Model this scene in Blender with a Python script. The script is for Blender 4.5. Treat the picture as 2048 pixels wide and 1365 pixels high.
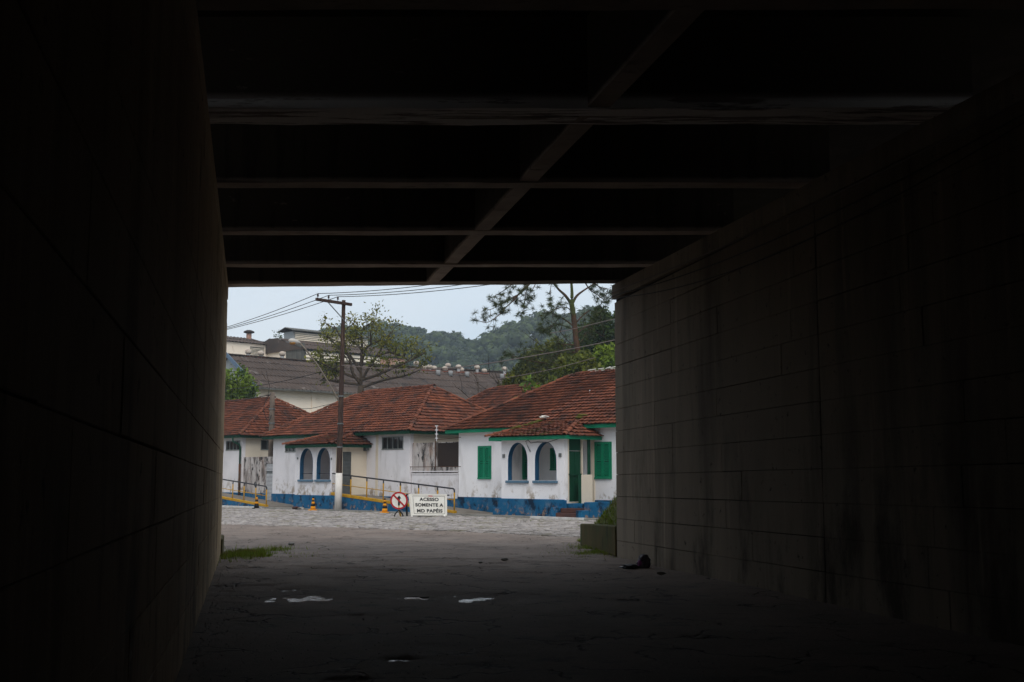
import bpy, bmesh, math, random
import numpy as np
from mathutils import Vector, Matrix
from mathutils.geometry import tessellate_polygon
random.seed(7); rng = np.random.default_rng(7)
S = bpy.context.scene
COL = S.collection
for o in list(bpy.data.objects): bpy.data.objects.remove(o)
R = math.radians
# ------------------------------------------------------------------ camera
PITCH = R(6.6); F = 2320.0; EYE = 1.6
cam = bpy.data.cameras.new('camera'); cam.lens = F/2048*36; cam.sensor_width = 36
cam.clip_start = .05; cam.clip_end = 3000
co = bpy.data.objects.new('camera', cam); COL.objects.link(co)
co.location = (0, 0, EYE); co.rotation_euler = (R(90)+PITCH, 0, 0); S.camera = co
# ------------------------------------------------------------------ world and sun
W = bpy.data.worlds.new('World'); S.world = W; W.use_nodes = True
nt = W.node_tree; nt.nodes.clear()
sky = nt.nodes.new('ShaderNodeTexSky'); sky.sky_type = 'NISHITA'; sky.sun_disc = False
SUN_EL, SUN_AZ = R(48), R(170)
sky.sun_elevation = SUN_EL; sky.sun_rotation = SUN_AZ; sky.air_density = 1.0; sky.dust_density = 3.0
bg1 = nt.nodes.new('ShaderNodeBackground'); bg1.inputs[1].default_value = .07
bg2 = nt.nodes.new('ShaderNodeBackground'); bg2.inputs[0].default_value = (.66, .735, .84, 1); bg2.inputs[1].default_value = .78
tcw = nt.nodes.new('ShaderNodeTexCoord'); mpw = nt.nodes.new('ShaderNodeMapping'); mpw.inputs['Scale'].default_value = (1.5, 1.5, 4)
nzw = nt.nodes.new('ShaderNodeTexNoise'); nzw.inputs['Scale'].default_value = 1.6; nzw.inputs['Detail'].default_value = 5
rpw = nt.nodes.new('ShaderNodeValToRGB'); rpw.color_ramp.elements[0].color = (.66, .77, .88, 1); rpw.color_ramp.elements[1].color = (.82, .87, .92, 1)
rpw.color_ramp.elements[0].position = .35; rpw.color_ramp.elements[1].position = .65
nt.links.new(tcw.outputs['Generated'], mpw.inputs[0]); nt.links.new(mpw.outputs[0], nzw.inputs['Vector'])
nt.links.new(nzw.outputs['Fac'], rpw.inputs[0]); nt.links.new(rpw.outputs[0], bg2.inputs[0])
add = nt.nodes.new('ShaderNodeMixShader'); add.inputs[0].default_value = .86
out = nt.nodes.new('ShaderNodeOutputWorld')
nt.links.new(sky.outputs[0], bg1.inputs[0]); nt.links.new(bg1.outputs[0], add.inputs[1]); nt.links.new(bg2.outputs[0], add.inputs[2])
nt.links.new(add.outputs[0], out.inputs[0])
sl = bpy.data.lights.new('sun', 'SUN'); sl.energy = 1.2; sl.angle = R(40); sl.color = (1, .955, .9)
so = bpy.data.objects.new('sun', sl); COL.objects.link(so)
sd = Vector((math.sin(SUN_AZ)*math.cos(SUN_EL), math.cos(SUN_AZ)*math.cos(SUN_EL), math.sin(SUN_EL)))   # towards the sun, behind the camera
so.rotation_euler = sd.to_track_quat('Z', 'Y').to_euler()
S.render.engine = 'CYCLES'
S.view_settings.view_transform = 'Standard'; S.view_settings.look = 'None'
S.view_settings.exposure = .55; S.view_settings.gamma = 1; S.view_settings.use_curve_mapping = False
S.cycles.max_bounces = 10; S.cycles.diffuse_bounces = 7; S.cycles.volume_bounces = 1
S.render.resolution_x = 1024; S.render.resolution_y = 682
# ------------------------------------------------------------------ pixel helpers (measuring only)
def ray(px, py):
    a = (px-1024)/F; b = (682.5-py)/F
    return Vector((a, math.cos(PITCH)-b*math.sin(PITCH), math.sin(PITCH)+b*math.cos(PITCH)))
def atY(px, py, Y):
    d = ray(px, py); return Vector((0, 0, EYE))+d*(Y/d.y)
def gnd(px, py, z=0):
    d = ray(px, py); return Vector((0, 0, EYE))+d*((z-EYE)/d.z)
def zat(py, Y, px=1024): return atY(px, py, Y).z
U2 = Vector((-.70711, .70711, 0)); V2 = Vector((.70711, .70711, 0)); Z3 = Vector((0, 0, 1))
def pt(C, s, v, z=0): return Vector((C[0], C[1], 0))+U2*s+V2*v+Z3*z
def s_at(C, v, px, py=950):
    P = pt(C, 0, v); d = ray(px, py); k = d.x/d.y
    return (P.x-k*P.y)/(.70711*(1+k))
def v_at(C, s, px, py=950):
    P = pt(C, s, 0); d = ray(px, py); k = d.x/d.y
    return -(P.x-k*P.y)/(.70711*(1-k))
# ------------------------------------------------------------------ materials
def mat(name, c1, c2=None, scale=3, rough=.85, bump=0, bscale=40, stretch=(1, 1, 1), layers=(), metal=0, detail=6, perobj=0, island=0, spec=.12):
    """c1/c2 blended by noise; layers = (colour, noise scale, threshold, softness, stretch, zmax or None)"""
    m = bpy.data.materials.new(name); m.use_nodes = True; n = m.node_tree; N = n.nodes; L = n.links
    b = N['Principled BSDF']; b.inputs['Roughness'].default_value = rough; b.inputs['Metallic'].default_value = metal
    b.inputs['Specular IOR Level'].default_value = spec
    g = N.new('ShaderNodeNewGeometry')
    def noise(sc, st, det=detail, r=.6):
        mp = N.new('ShaderNodeMapping'); mp.inputs['Scale'].default_value = st; L.new(g.outputs['Position'], mp.inputs[0])
        t = N.new('ShaderNodeTexNoise'); t.inputs['Scale'].default_value = sc; t.inputs['Detail'].default_value = det; t.inputs['Roughness'].default_value = r
        L.new(mp.outputs[0], t.inputs['Vector']); return t.outputs['Fac']
    def ramp(fac, a, bb):
        r = N.new('ShaderNodeMapRange'); r.inputs[1].default_value = a; r.inputs[2].default_value = bb; L.new(fac, r.inputs[0]); return r.outputs[0]
    def mix(fac, a, bb):
        x = N.new('ShaderNodeMix'); x.data_type = 'RGBA'
        if isinstance(fac, float): x.inputs[0].default_value = fac
        else: L.new(fac, x.inputs[0])
        for v, i in ((a, 6), (bb, 7)):
            if isinstance(v, tuple): x.inputs[i].default_value = (*v, 1)
            else: L.new(v, x.inputs[i])
        return x.outputs[2]
    def mul(a, bb):
        x = N.new('ShaderNodeMath'); x.operation = 'MULTIPLY'
        for v, i in ((a, 0), (bb, 1)):
            if isinstance(v, (int, float)): x.inputs[i].default_value = v
            else: L.new(v, x.inputs[i])
        return x.outputs[0]
    c = mix(ramp(noise(scale, stretch), .35, .65), c1, c2 or c1)
    for (lc, sc, th, sf, st, zm) in layers:
        f = ramp(noise(sc, st, 8, .65), th, th+sf)
        if zm is not None:
            sp = N.new('ShaderNodeSeparateXYZ'); L.new(g.outputs['Position'], sp.inputs[0])
            f = mul(f, ramp(sp.outputs[2], zm[1], zm[0]))
        c = mix(f, c, lc)
    def vary(src, amt, c):
        h = N.new('ShaderNodeHueSaturation'); L.new(c, h.inputs['Color'])
        r = N.new('ShaderNodeMapRange'); r.inputs[3].default_value = 1-amt; r.inputs[4].default_value = 1+amt; L.new(src, r.inputs[0]); L.new(r.outputs[0], h.inputs['Value'])
        return h.outputs[0]
    if perobj:
        oi = N.new('ShaderNodeObjectInfo'); c = vary(oi.outputs['Random'], perobj, c)
    if island: c = vary(g.outputs['Random Per Island'], island, c)
    L.new(c, b.inputs['Base Color'])
    if bump:
        bp = N.new('ShaderNodeBump'); bp.inputs['Strength'].default_value = bump; bp.inputs['Distance'].default_value = .02
        L.new(noise(bscale, stretch, 5, .7), bp.inputs['Height']); L.new(bp.outputs[0], b.inputs['Normal'])
    return m
def leafmat(name, c1, c2, c3, sc=.5, trans=.25, rough=.6):
    m = mat(name, c1, c2, sc, rough, layers=((c3, sc*2.3, .5, .12, (1, 1, 1), None),), island=.35, spec=.2)
    N = m.node_tree.nodes; L = m.node_tree.links; b = N['Principled BSDF']
    src = b.inputs['Base Color'].links[0].from_socket
    t = N.new('ShaderNodeBsdfTranslucent'); L.new(src, t.inputs[0])
    x = N.new('ShaderNodeMixShader'); x.inputs[0].default_value = trans
    L.new(b.outputs[0], x.inputs[1]); L.new(t.outputs[0], x.inputs[2]); L.new(x.outputs[0], N['Material Output'].inputs[0])
    return m
M = {}
GR = (.28, .25, .20)
M['plaster'] = mat('white_plaster', (.75, .72, .73), (.66, .635, .65), .8, .9, .25, 60, layers=(
    ((.42, .39, .37), 1.6, .53, .28, (1, 1, .22), None), ((.30, .24, .18), 2.6, .51, .1, (1, 1, .8), (.75, 1.55)), ((.16, .14, .13), 8, .62, .06, (1, 1, .6), (.8, 2.0))))
M['plaster_r'] = mat('fresh_white_plaster', (.86, .835, .84), (.78, .755, .76), .8, .9, .25, 60, layers=(
    ((.50, .47, .45), 1.3, .57, .3, (1, 1, .22), None), ((.36, .29, .22), 2.4, .53, .1, (1, 1, .8), (.72, 1.4)), ((.17, .15, .13), 7, .64, .05, (1, 1, .6), (.8, 1.7))))
M['cream'] = mat('cream_plaster', (.70, .62, .50), (.62, .54, .43), .7, .9, .2, 50, layers=(((.45, .36, .27), 1.5, .58, .2, (1, 1, .3), None),))
M['factory_cream'] = mat('factory_cream', (.90, .80, .68), (.82, .71, .58), .5, .9, .1, 20, layers=(((.45, .33, .24), .9, .6, .15, (1, 1, .5), None),))
M['stained'] = mat('stained_plaster', (.52, .48, .46), (.42, .38, .36), 1.2, .95, .4, 50, layers=(
    ((.12, .10, .09), 3.2, .46, .14, (1, 1, .25), None), ((.04, .04, .04), 4.5, .55, .05, (1, 1, .5), None), ((.36, .24, .18), 2, .56, .2, (1, 1, .4), None)))
M['blue'] = mat('blue_plinth_paint', (.006, .082, .185), (.012, .11, .225), 1.6, .8, .3, 40, layers=(
    ((.09, .17, .25), 1.7, .55, .2, (1, 1, .7), None), ((.006, .020, .045), 2.2, .52, .1, (1, 1, .8), None), ((.25, .17, .13), 4.2, .55, .06, (1, 1, 1), (.1, .6))))
M['blue_trim'] = mat('blue_trim_paint', (.012, .07, .15), (.018, .09, .18), 3, .75, .1, 50)
M['sill_blue'] = mat('pale_blue_sill_paint', (.08, .15, .22), (.11, .19, .26), 4, .8, .2, 50)
M['green'] = mat('green_paint', (.004, .175, .088), (.007, .21, .108), 4, .55, .08, 60, layers=(((.03, .10, .05), 3, .62, .1, (1, 1, .4), None),))
M['green_dark'] = mat('dark_green_paint', (.004, .042, .022), (.007, .058, .03), 3, .6, .08, 60)
M['tile'] = mat('clay_tile', (.175, .058, .031), (.115, .042, .027), 1.1, .9, .3, 60, layers=(
    ((.055, .032, .026), 1.3, .50, .16, (1, 1, 1), None), ((.24, .072, .036), 3.3, .60, .12, (1, 1, 1), None), ((.055, .035, .025), 5, .6, .1, (1, 1, 1), None), ((.09, .070, .02), 1.1, .58, .08, (1, 1, 1), (3.2, 4.4))), perobj=.28, island=.3, spec=.1)
M['moss'] = mat('moss', (.07, .085, .012), (.10, .075, .02), 5, 1, .6, 40)
M['roof_under'] = mat('roof_batten', (.05, .03, .02))
M['dark'] = mat('dark_interior', (.012, .011, .011), rough=.7)
M['shade'] = mat('dark_shade_cloth', (.035, .025, .022), (.045, .033, .028), 20, .9, .2, 200)
M['metal_grey'] = mat('grey_metal', (.16, .17, .17), (.12, .13, .13), 5, .5, metal=.3)
M['frame'] = mat('window_frame_grey', (.20, .21, .20), (.15, .16, .15), 5, .6)
M['white_metal'] = mat('white_metal', (.62, .62, .64), (.5, .5, .52), 5, .5)
M['rust'] = mat('rusty_pipe', (.10, .035, .015), (.06, .04, .025), 6, .9)
M['yellow'] = mat('yellow_paint', (.50, .27, .015), (.38, .20, .015), 5, .6, .1, 40, layers=(((.12, .06, .02), 6, .6, .08, (1, 1, 1), None),))
M['cone_yellow'] = mat('cone_yellow', (.75, .30, .01), (.62, .24, .01), 12, .5)
M['cone_black'] = mat('cone_black', (.013, .013, .013), rough=.6)
M['rail_black'] = mat('rail_dark', (.03, .03, .035), rough=.5)
M['red'] = mat('sign_red', (.42, .015, .02), (.36, .015, .02), 12, .5)
M['sign_white'] = mat('sign_white', (.74, .72, .66), (.66, .63, .57), 4, .6, layers=(((.3, .26, .22), 7, .66, .06, (1, 1, 1), None),))
M['sign_black'] = mat('sign_black', (.015, .015, .017), rough=.6)
M['wood'] = mat('pole_wood', (.06, .036, .028), (.035, .022, .018), 6, .9, .5, 30, stretch=(6, 6, .4), layers=(((.17, .11, .075), 3, .55, .2, (5, 5, .3), None),))
M['pole_white'] = mat('pole_whitewash', (.72, .68, .64), (.62, .58, .53), 3, .9, .2, 30, layers=(((.34, .26, .2), 4, .6, .1, (1, 1, .5), (0, .5)),))
M['pole_conc'] = mat('concrete_pole', (.17, .135, .105), (.11, .085, .07), 3, .9, .3, 30)
M['conc'] = mat('concrete', (.30, .285, .26), (.24, .225, .205), 2, .9, .3, 30, layers=(((.12, .10, .08), 2, .55, .2, (1, 1, 1), None),))
M['sidewalk'] = mat('sidewalk_concrete', (.22, .195, .165), (.16, .14, .12), 2, .95, .3, 30, layers=(((.09, .08, .05), 3, .55, .15, (1, 1, 1), None),))
M['sidewalk_pale'] = mat('pale_porch_floor', (.52, .50, .46), (.44, .42, .39), 2, .8)
M['kerb_white'] = mat('whitewashed_kerb', (.72, .70, .68), (.5, .46, .44), 4, .9)
def wallmat(name, k, tint):
    c = lambda a: tuple(a*t*k for t in tint)
    return mat(name, c(.22), c(.165), .7, .93, .35, 28, stretch=(1, 1, .35), layers=(
        (c(.085), 1.2, .53, .18, (1, 1, .12), None), (c(.29), 2.0, .58, .16, (2, 2, .12), None), (c(.06), 1.1, .52, .12, (1, 1, .35), (1.0, 2.6)), (c(.045), 7, .62, .08, (1, 1, 1), None)))
M['block'] = wallmat('wall_concrete', 1.02, (1.20, .99, .77)); M['block_l'] = wallmat('left_wall_concrete', 1.75, (1.36, 1.0, .62))
M['joint'] = mat('joint_dark', (.02, .018, .016))
M['beam'] = mat('beam_concrete', (.50, .415, .35), (.36, .295, .25), 1.5, .95, .4, 20, layers=(((.16, .13, .11), 2, .58, .15, (1, 3, 3), None), ((.075, .06, .05), 3, .20, .15, (1, 3, 3), (5.50, 5.455)), ((.05, .042, .035), 1.5, .5, .1, (3, 3, .3), (5.50, 5.455)),))  # shade on the beam sides put into the colour, bottoms left pale
M['beam_rough'] = mat('spalled_beam_concrete', (.40, .33, .30), (.25, .2, .18), 2, .95, .6, 20, layers=(((.90, .85, .82), 1.3, .43, .06, (.7, 7, 7), (5.50, 5.56)), ((.075, .06, .05), 3, .20, .15, (1, 3, 3), (5.60, 5.53))))  # white spalling low down; dark upper layer paints in the shaded sides
M['slab'] = mat('shade_slab_concrete', (.09, .075, .065), (.06, .05, .043), 2, .95)  # ceiling shade above the beams put into this dark colour
M['asb'] = mat('corrugated_asbestos', (.095, .069, .057), (.066, .049, .041), .35, .95, .2, 20, layers=(
    ((.05, .04, .037), .5, .56, .12, (1, 1, 1), None), ((.20, .17, .15), .9, .6, .1, (1, 1, 1), None)), island=.12)
M['vent'] = mat('vent_metal', (.50, .43, .36), (.36, .29, .24), 2, .6)
M['vent_neck'] = mat('vent_neck', (.30, .30, .30), rough=.6)
M['vent_base'] = mat('vent_base', (.22, .08, .05), rough=.9)
M['louver'] = mat('cream_louver', (.80, .72, .60), (.7, .62, .5), 1, .7)
M['brick'] = mat('pink_brick', (.45, .27, .19), (.36, .20, .15), 2, .9, layers=(((.6, .5, .4), 1.5, .55, .1, (1, 1, 1), None),))
M['grey_clad'] = mat('grey_cladding', (.34, .36, .37), (.28, .3, .31), 1, .8)
M['dark_clad'] = mat('dark_cladding', (.06, .06, .055), (.14, .135, .12), 1.6, .8, stretch=(3, 3, .2))
M['sky_blue'] = mat('faded_blue_trim', (.12, .17, .24), rough=.8)
M['bark'] = mat('bark', (.075, .055, .038), (.04, .03, .022), 6, .95, .5, 20)
M['pine_bark'] = mat('pine_bark', (.085, .042, .024), (.04, .03, .018), 3, .95, .6, 14, layers=(((.045, .055, .014), 1.5, .5, .1, (1, 1, .4), None),))
M['leaf_y'] = leafmat('sparse_yellow_leaf', (.14, .145, .012), (.19, .165, .016), (.08, .10, .010))
M['leaf_g'] = leafmat('fresh_green_leaf', (.11, .175, .010), (.15, .205, .014), (.055, .10, .008))
M['leaf_d'] = leafmat('dark_leaf', (.035, .065, .009), (.058, .09, .011), (.02, .038, .007))
M['leaf_o'] = leafmat('olive_leaf', (.085, .105, .010), (.12, .125, .012), (.04, .055, .008))
M['needle'] = leafmat('pine_needle', (.035, .052, .012), (.06, .07, .015), (.022, .036, .010), trans=.1)
M['hill_leaf'] = leafmat('hill_canopy', (.034, .052, .018), (.07, .095, .022), (.020, .030, .016), sc=.12)
M['grass'] = leafmat('grass_blade', (.15, .24, .018), (.21, .25, .03), (.18, .15, .04), sc=1.2)
M['soil'] = mat('hill_soil', (.02, .028, .012), (.035, .04, .018), .1, 1)
M['bank'] = mat('bank_soil', (.06, .075, .02), (.10, .09, .04), 3, 1, .6, 30)
M['dirt'] = mat('yard_dirt', (.14, .12, .08), (.09, .09, .05), .4, 1, .3, 5)
M['wire'] = mat('wire_black', (.03, .028, .028), rough=.6); M['wire_grey'] = mat('wire_grey', (.17, .135, .125), rough=.6)
M['step_red'] = mat('red_step', (.10, .045, .035), (.055, .035, .035), 3, .9, .3, 30)
M['stone'] = mat('granite_sett', (.29, .262, .245), (.225, .20, .19), 2.2, .8, .3, 60, layers=(((.17, .15, .115), .8, .52, .12, (1, 1, 1), None), ((.10, .10, .045), 1.7, .60, .08, (1, 1, 1), None)), perobj=.25, island=.27)
M['sand'] = mat('joint_sand', (.055, .05, .036), (.045, .055, .018), .9, 1, .4, 40, layers=(((.05, .085, .02), .8, .5, .1, (1, 1, 1), None),))
M['foot_wall'] = mat('mossy_concrete', (.105, .082, .036), (.065, .055, .024), 2, .95, .4, 20, stretch=(1, 1, .4), layers=(((.055, .065, .025), 1.6, .5, .12, (1, 1, .4), None), ((.03, .027, .02), 4, .6, .06, (1, 1, .2), None)))
M['porcelain'] = mat('insulator', (.035, .022, .02), rough=.3)
M['lamp_shell'] = mat('lamp_shell', (.5, .47, .43), rough=.4); M['lamp_glass'] = mat('lamp_glass', (.35, .17, .05), rough=.2)
M['arm_beige'] = mat('lamp_arm_paint', (.22, .185, .15), rough=.6)
M['bag'] = mat('plastic_bag', (.22, .21, .24), (.06, .06, .07), 8, .35, .4, 20); M['bag_pink'] = mat('pink_plastic', (.4, .12, .35), rough=.4)
def asphalt():
    m = mat('asphalt', (.25, .198, .168), (.185, .146, .125), .6, .82, 0, layers=(((.27, .225, .195), .45, .52, .2, (1, 1, 1), None), ((.12, .105, .098), 1.3, .56, .12, (1, 1.6, 1), None), ((.34, .30, .27), 38, .60, .06, (1, 1, 1), None), ((.06, .05, .045), 26, .60, .06, (1, 1, 1), None)), spec=.08)
    n = m.node_tree; N = n.nodes; L = n.links; b = N['Principled BSDF']; g = N.new('ShaderNodeNewGeometry')
    src = b.inputs['Base Color'].links[0].from_socket
    nz = N.new('ShaderNodeTexNoise'); nz.inputs['Scale'].default_value = 1.7; nz.inputs['Detail'].default_value = 4; L.new(g.outputs['Position'], nz.inputs['Vector'])
    va = N.new('ShaderNodeVectorMath'); va.operation = 'MULTIPLY_ADD'; L.new(nz.outputs['Color'], va.inputs[0]); va.inputs[1].default_value = (.9, .9, .9); L.new(g.outputs['Position'], va.inputs[2])
    vo = N.new('ShaderNodeTexVoronoi'); vo.feature = 'DISTANCE_TO_EDGE'; vo.inputs['Scale'].default_value = .85; L.new(va.outputs[0], vo.inputs['Vector'])
    r = N.new('ShaderNodeMapRange'); r.inputs[1].default_value = .0; r.inputs[2].default_value = .022; L.new(vo.outputs['Distance'], r.inputs[0])
    n2 = N.new('ShaderNodeTexNoise'); n2.inputs['Scale'].default_value = .9; L.new(g.outputs['Position'], n2.inputs['Vector'])
    r2 = N.new('ShaderNodeMapRange'); r2.inputs[1].default_value = .46; r2.inputs[2].default_value = .54; L.new(n2.outputs['Fac'], r2.inputs[0])
    mx = N.new('ShaderNodeMath'); mx.operation = 'MAXIMUM'; L.new(r.outputs[0], mx.inputs[0]); L.new(r2.outputs[0], mx.inputs[1])
    x = N.new('ShaderNodeMix'); x.data_type = 'RGBA'; x.inputs[6].default_value = (.03, .027, .025, 1); L.new(mx.outputs[0], x.inputs[0]); L.new(src, x.inputs[7]); L.new(x.outputs[2], b.inputs['Base Color'])
    n3 = N.new('ShaderNodeTexNoise'); n3.inputs['Scale'].default_value = 55; n3.inputs['Detail'].default_value = 6; n3.inputs['Roughness'].default_value = .75; L.new(g.outputs['Position'], n3.inputs['Vector'])
    bp = N.new('ShaderNodeBump'); bp.inputs['Strength'].default_value = .7; bp.inputs['Distance'].default_value = .02; L.new(n3.outputs['Fac'], bp.inputs['Height'])
    b2 = N.new('ShaderNodeBump'); b2.inputs['Strength'].default_value = .8; b2.inputs['Distance'].default_value = .02; L.new(mx.outputs[0], b2.inputs['Height']); L.new(bp.outputs[0], b2.inputs['Normal'])
    L.new(b2.outputs[0], b.inputs['Normal']); return m
M['asphalt'] = asphalt()
def water():
    m = bpy.data.materials.new('puddle_water'); m.use_nodes = True; N = m.node_tree.nodes; L = m.node_tree.links; b = N['Principled BSDF']
    b.inputs['Base Color'].default_value = (.03, .028, .026, 1); b.inputs['Roughness'].default_value = .04; b.inputs['IOR'].default_value = 1.33; b.inputs['Specular IOR Level'].default_value = .5
    g = N.new('ShaderNodeNewGeometry'); n = N.new('ShaderNodeTexNoise'); n.inputs['Scale'].default_value = 11; n.inputs['Detail'].default_value = 2; L.new(g.outputs['Position'], n.inputs['Vector'])
    bp = N.new('ShaderNodeBump'); bp.inputs['Strength'].default_value = 1; bp.inputs['Distance'].default_value = .012; L.new(n.outputs['Fac'], bp.inputs['Height']); L.new(bp.outputs[0], b.inputs['Normal'])
    return m
M['water'] = water()
# ------------------------------------------------------------------ object helpers
class MB:
    def __init__(s): s.v = []; s.f = []
    def quad(s, *p):
        k = len(s.v); s.v += [tuple(q) for q in p]; s.f.append(tuple(range(k, k+len(p)))); return s
    def hexa(s, p):
        k = len(s.v); s.v += [tuple(q) for q in p]
        s.f += [tuple(k+i for i in f) for f in ((3, 2, 1, 0), (4, 5, 6, 7), (0, 1, 5, 4), (1, 2, 6, 5), (2, 3, 7, 6), (3, 0, 4, 7))]; return s
    def box(s, x0, x1, y0, y1, z0, z1):
        return s.hexa([(x0, y0, z0), (x1, y0, z0), (x1, y1, z0), (x0, y1, z0), (x0, y0, z1), (x1, y0, z1), (x1, y1, z1), (x0, y1, z1)])
    def hbox(s, C, s0, s1, v0, v1, z0, z1, z0b=None, z1b=None):   # box in the street frame; z0b/z1b are the heights at s1
        z0b = z0 if z0b is None else z0b; z1b = z1 if z1b is None else z1b
        return s.hexa([pt(C, s0, v0, z0), pt(C, s0, v1, z0), pt(C, s1, v1, z0b), pt(C, s1, v0, z0b), pt(C, s0, v0, z1), pt(C, s0, v1, z1), pt(C, s1, v1, z1b), pt(C, s1, v0, z1b)])
    def bar(s, a, b, w, h=None, up=Z3):
        a = Vector(a); b = Vector(b); h = h or w; d = (b-a).normalized(); x = d.cross(up)
        if x.length < 1e-3: x = d.cross(Vector((1, 0, 0)))
        x.normalize(); y = x.cross(d); x = x*w/2; y = y*h/2
        return s.hexa([a-x-y, a+x-y, b+x-y, b-x-y, a-x+y, a+x+y, b+x+y, b-x+y])
    def tube(s, pts, r, n=6, r1=None, cap=True):
        pts = [Vector(p) for p in pts]; m = len(pts); r1 = r if r1 is None else r1; k0 = len(s.v)
        for i, p in enumerate(pts):
            d = (pts[min(i+1, m-1)]-pts[max(i-1, 0)]).normalized(); x = d.cross(Vector((0, 0, 1)))
            if x.length < .05: x = d.cross(Vector((1, 0, 0)))
            x.normalize(); y = x.cross(d); rr = r+(r1-r)*i/(m-1)
            s.v += [tuple(p+x*math.cos(2*math.pi*j/n)*rr+y*math.sin(2*math.pi*j/n)*rr) for j in range(n)]
        for i in range(m-1):
            for j in range(n):
                a = k0+i*n+j; b = k0+i*n+(j+1) % n; s.f.append((a, b, b+n, a+n))
        if cap: s.f.append(tuple(k0+j for j in range(n))[::-1]); s.f.append(tuple(k0+(m-1)*n+j for j in range(n)))
        return s
    def lathe(s, c, prof, n=12):
        k0 = len(s.v); c = Vector(c)
        for (r, z) in prof: s.v += [tuple(c+Vector((r*math.cos(2*math.pi*j/n), r*math.sin(2*math.pi*j/n), z))) for j in range(n)]
        for i in range(len(prof)-1):
            for j in range(n):
                a = k0+i*n+j; b = k0+i*n+(j+1) % n; s.f.append((a, b, b+n, a+n))
        s.f.append(tuple(k0+(len(prof)-1)*n+j for j in range(n))); s.f.append(tuple(k0+j for j in range(n))[::-1]); return s
    def panel(s, P, e, nrm, outline, holes=(), t=.2):   # wall sheet with real openings; P origin, e horizontal axis, nrm outward
        loops = [list(outline)]+[list(h) for h in holes]
        tri = tessellate_polygon([[Vector((x, y, 0)) for x, y in l] for l in loops])
        flat = [q for l in loops for q in l]; k = len(s.v); n = len(flat); P = Vector(P)
        s.v += [tuple(P+e*x+Z3*z) for x, z in flat]; s.v += [tuple(P+e*x+Z3*z-nrm*t) for x, z in flat]
        s.f += [tuple(k+i for i in T) for T in tri]+[tuple(k+n+i for i in T[::-1]) for T in tri]
        o = 0
        for l in loops:
            m = len(l)
            for i in range(m): a = k+o+i; b = k+o+(i+1) % m; s.f.append((a, b, b+n, a+n))
            o += m
        return s
    def build(s, name, m, parent=None, smooth=False, bevel=0):
        o = rawobj(name, np.array(s.v, dtype=np.float64).reshape(-1, 3), s.f, m, parent, smooth)
        bm = bmesh.new(); bm.from_mesh(o.data); bmesh.ops.recalc_face_normals(bm, faces=bm.faces)
        if bevel: bmesh.ops.bevel(bm, geom=bm.edges[:], offset=bevel, segments=1, affect='EDGES')
        bm.to_mesh(o.data); bm.free()
        if smooth: o.data.shade_smooth()
        return o
def rootloc(p):
    l = Vector((0, 0, 0))
    while p is not None: l = l+p.location; p = p.parent
    return l
def rawobj(name, v, f, m, parent=None, smooth=False, loc=None):
    me = bpy.data.meshes.new(name); v = np.asarray(v, dtype=np.float64); off = np.array(rootloc(parent)) if parent else np.zeros(3)
    if loc is not None: off = np.array(loc)
    me.from_pydata([tuple(x) for x in (v-off)], [], f) if not isinstance(f, np.ndarray) else fastmesh(me, v-off, f)
    me.materials.append(m)
    if smooth: me.shade_smooth()
    o = bpy.data.objects.new(name, me); COL.objects.link(o)
    if parent: o.parent = parent
    elif loc is not None: o.location = loc
    return o
def fastmesh(me, v, f):
    n, k = f.shape; me.vertices.add(len(v)); me.vertices.foreach_set('co', v.astype(np.float32).ravel())
    me.loops.add(n*k); me.loops.foreach_set('vertex_index', f.astype(np.int32).ravel())
    me.polygons.add(n); me.polygons.foreach_set('loop_start', np.arange(0, n*k, k, dtype=np.int32)); me.update(calc_edges=True); me.validate()
def tag(o, label=None, cat=None, group=None, kind=None):
    if label: o['label'] = label
    if cat: o['category'] = cat
    if group: o['group'] = group
    if kind: o['kind'] = kind
    return o
def thing(name, label, cat, loc, group=None):
    o = bpy.data.objects.new(name, None); o.empty_display_size = .3; COL.objects.link(o); o.location = loc; return tag(o, label, cat, group)
def inst(src, name, parent, mtx):    # a copy sharing the mesh, placed by a world matrix
    o = src.copy(); COL.objects.link(o); o.parent = parent; o.name = name
    o.matrix_basis = Matrix.Translation(-rootloc(parent)) @ mtx if parent else mtx
    return o
def first(name, me, parent, mtx):
    o = bpy.data.objects.new(name, me); COL.objects.link(o); o.parent = parent
    o.matrix_basis = Matrix.Translation(-rootloc(parent)) @ mtx if parent else mtx
    return o
def mesh_of(v, f, m, name):
    me = bpy.data.meshes.new(name); me.from_pydata([tuple(x) for x in v], [], f); me.materials.append(m); return me
# noise for geometry
def vnoise(x, y, seed=0):
    xi = np.floor(x).astype(np.int64); yi = np.floor(y).astype(np.int64); fx = x-xi; fy = y-yi; fx = fx*fx*(3-2*fx); fy = fy*fy*(3-2*fy)
    def h(a, b):
        n = (a*374761393+b*668265263+seed*974711) & 0x7fffffff; n = ((n ^ (n >> 13))*1274126177) & 0x7fffffff; return ((n ^ (n >> 16)) & 0xffff)/65535.
    return (h(xi, yi)*(1-fx)+h(xi+1, yi)*fx)*(1-fy)+(h(xi, yi+1)*(1-fx)+h(xi+1, yi+1)*fx)*fy
def fbm(x, y, seed=0, o=4):
    t = 0; a = .5; n = 0
    for i in range(o): t = t+a*vnoise(x*2**i+i*17.3, y*2**i+i*9.1, seed+i); n += a; a *= .5
    return t/n
def sstep(a, b, x): t = np.clip((x-a)/(b-a), 0, 1); return t*t*(3-2*t)
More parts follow.
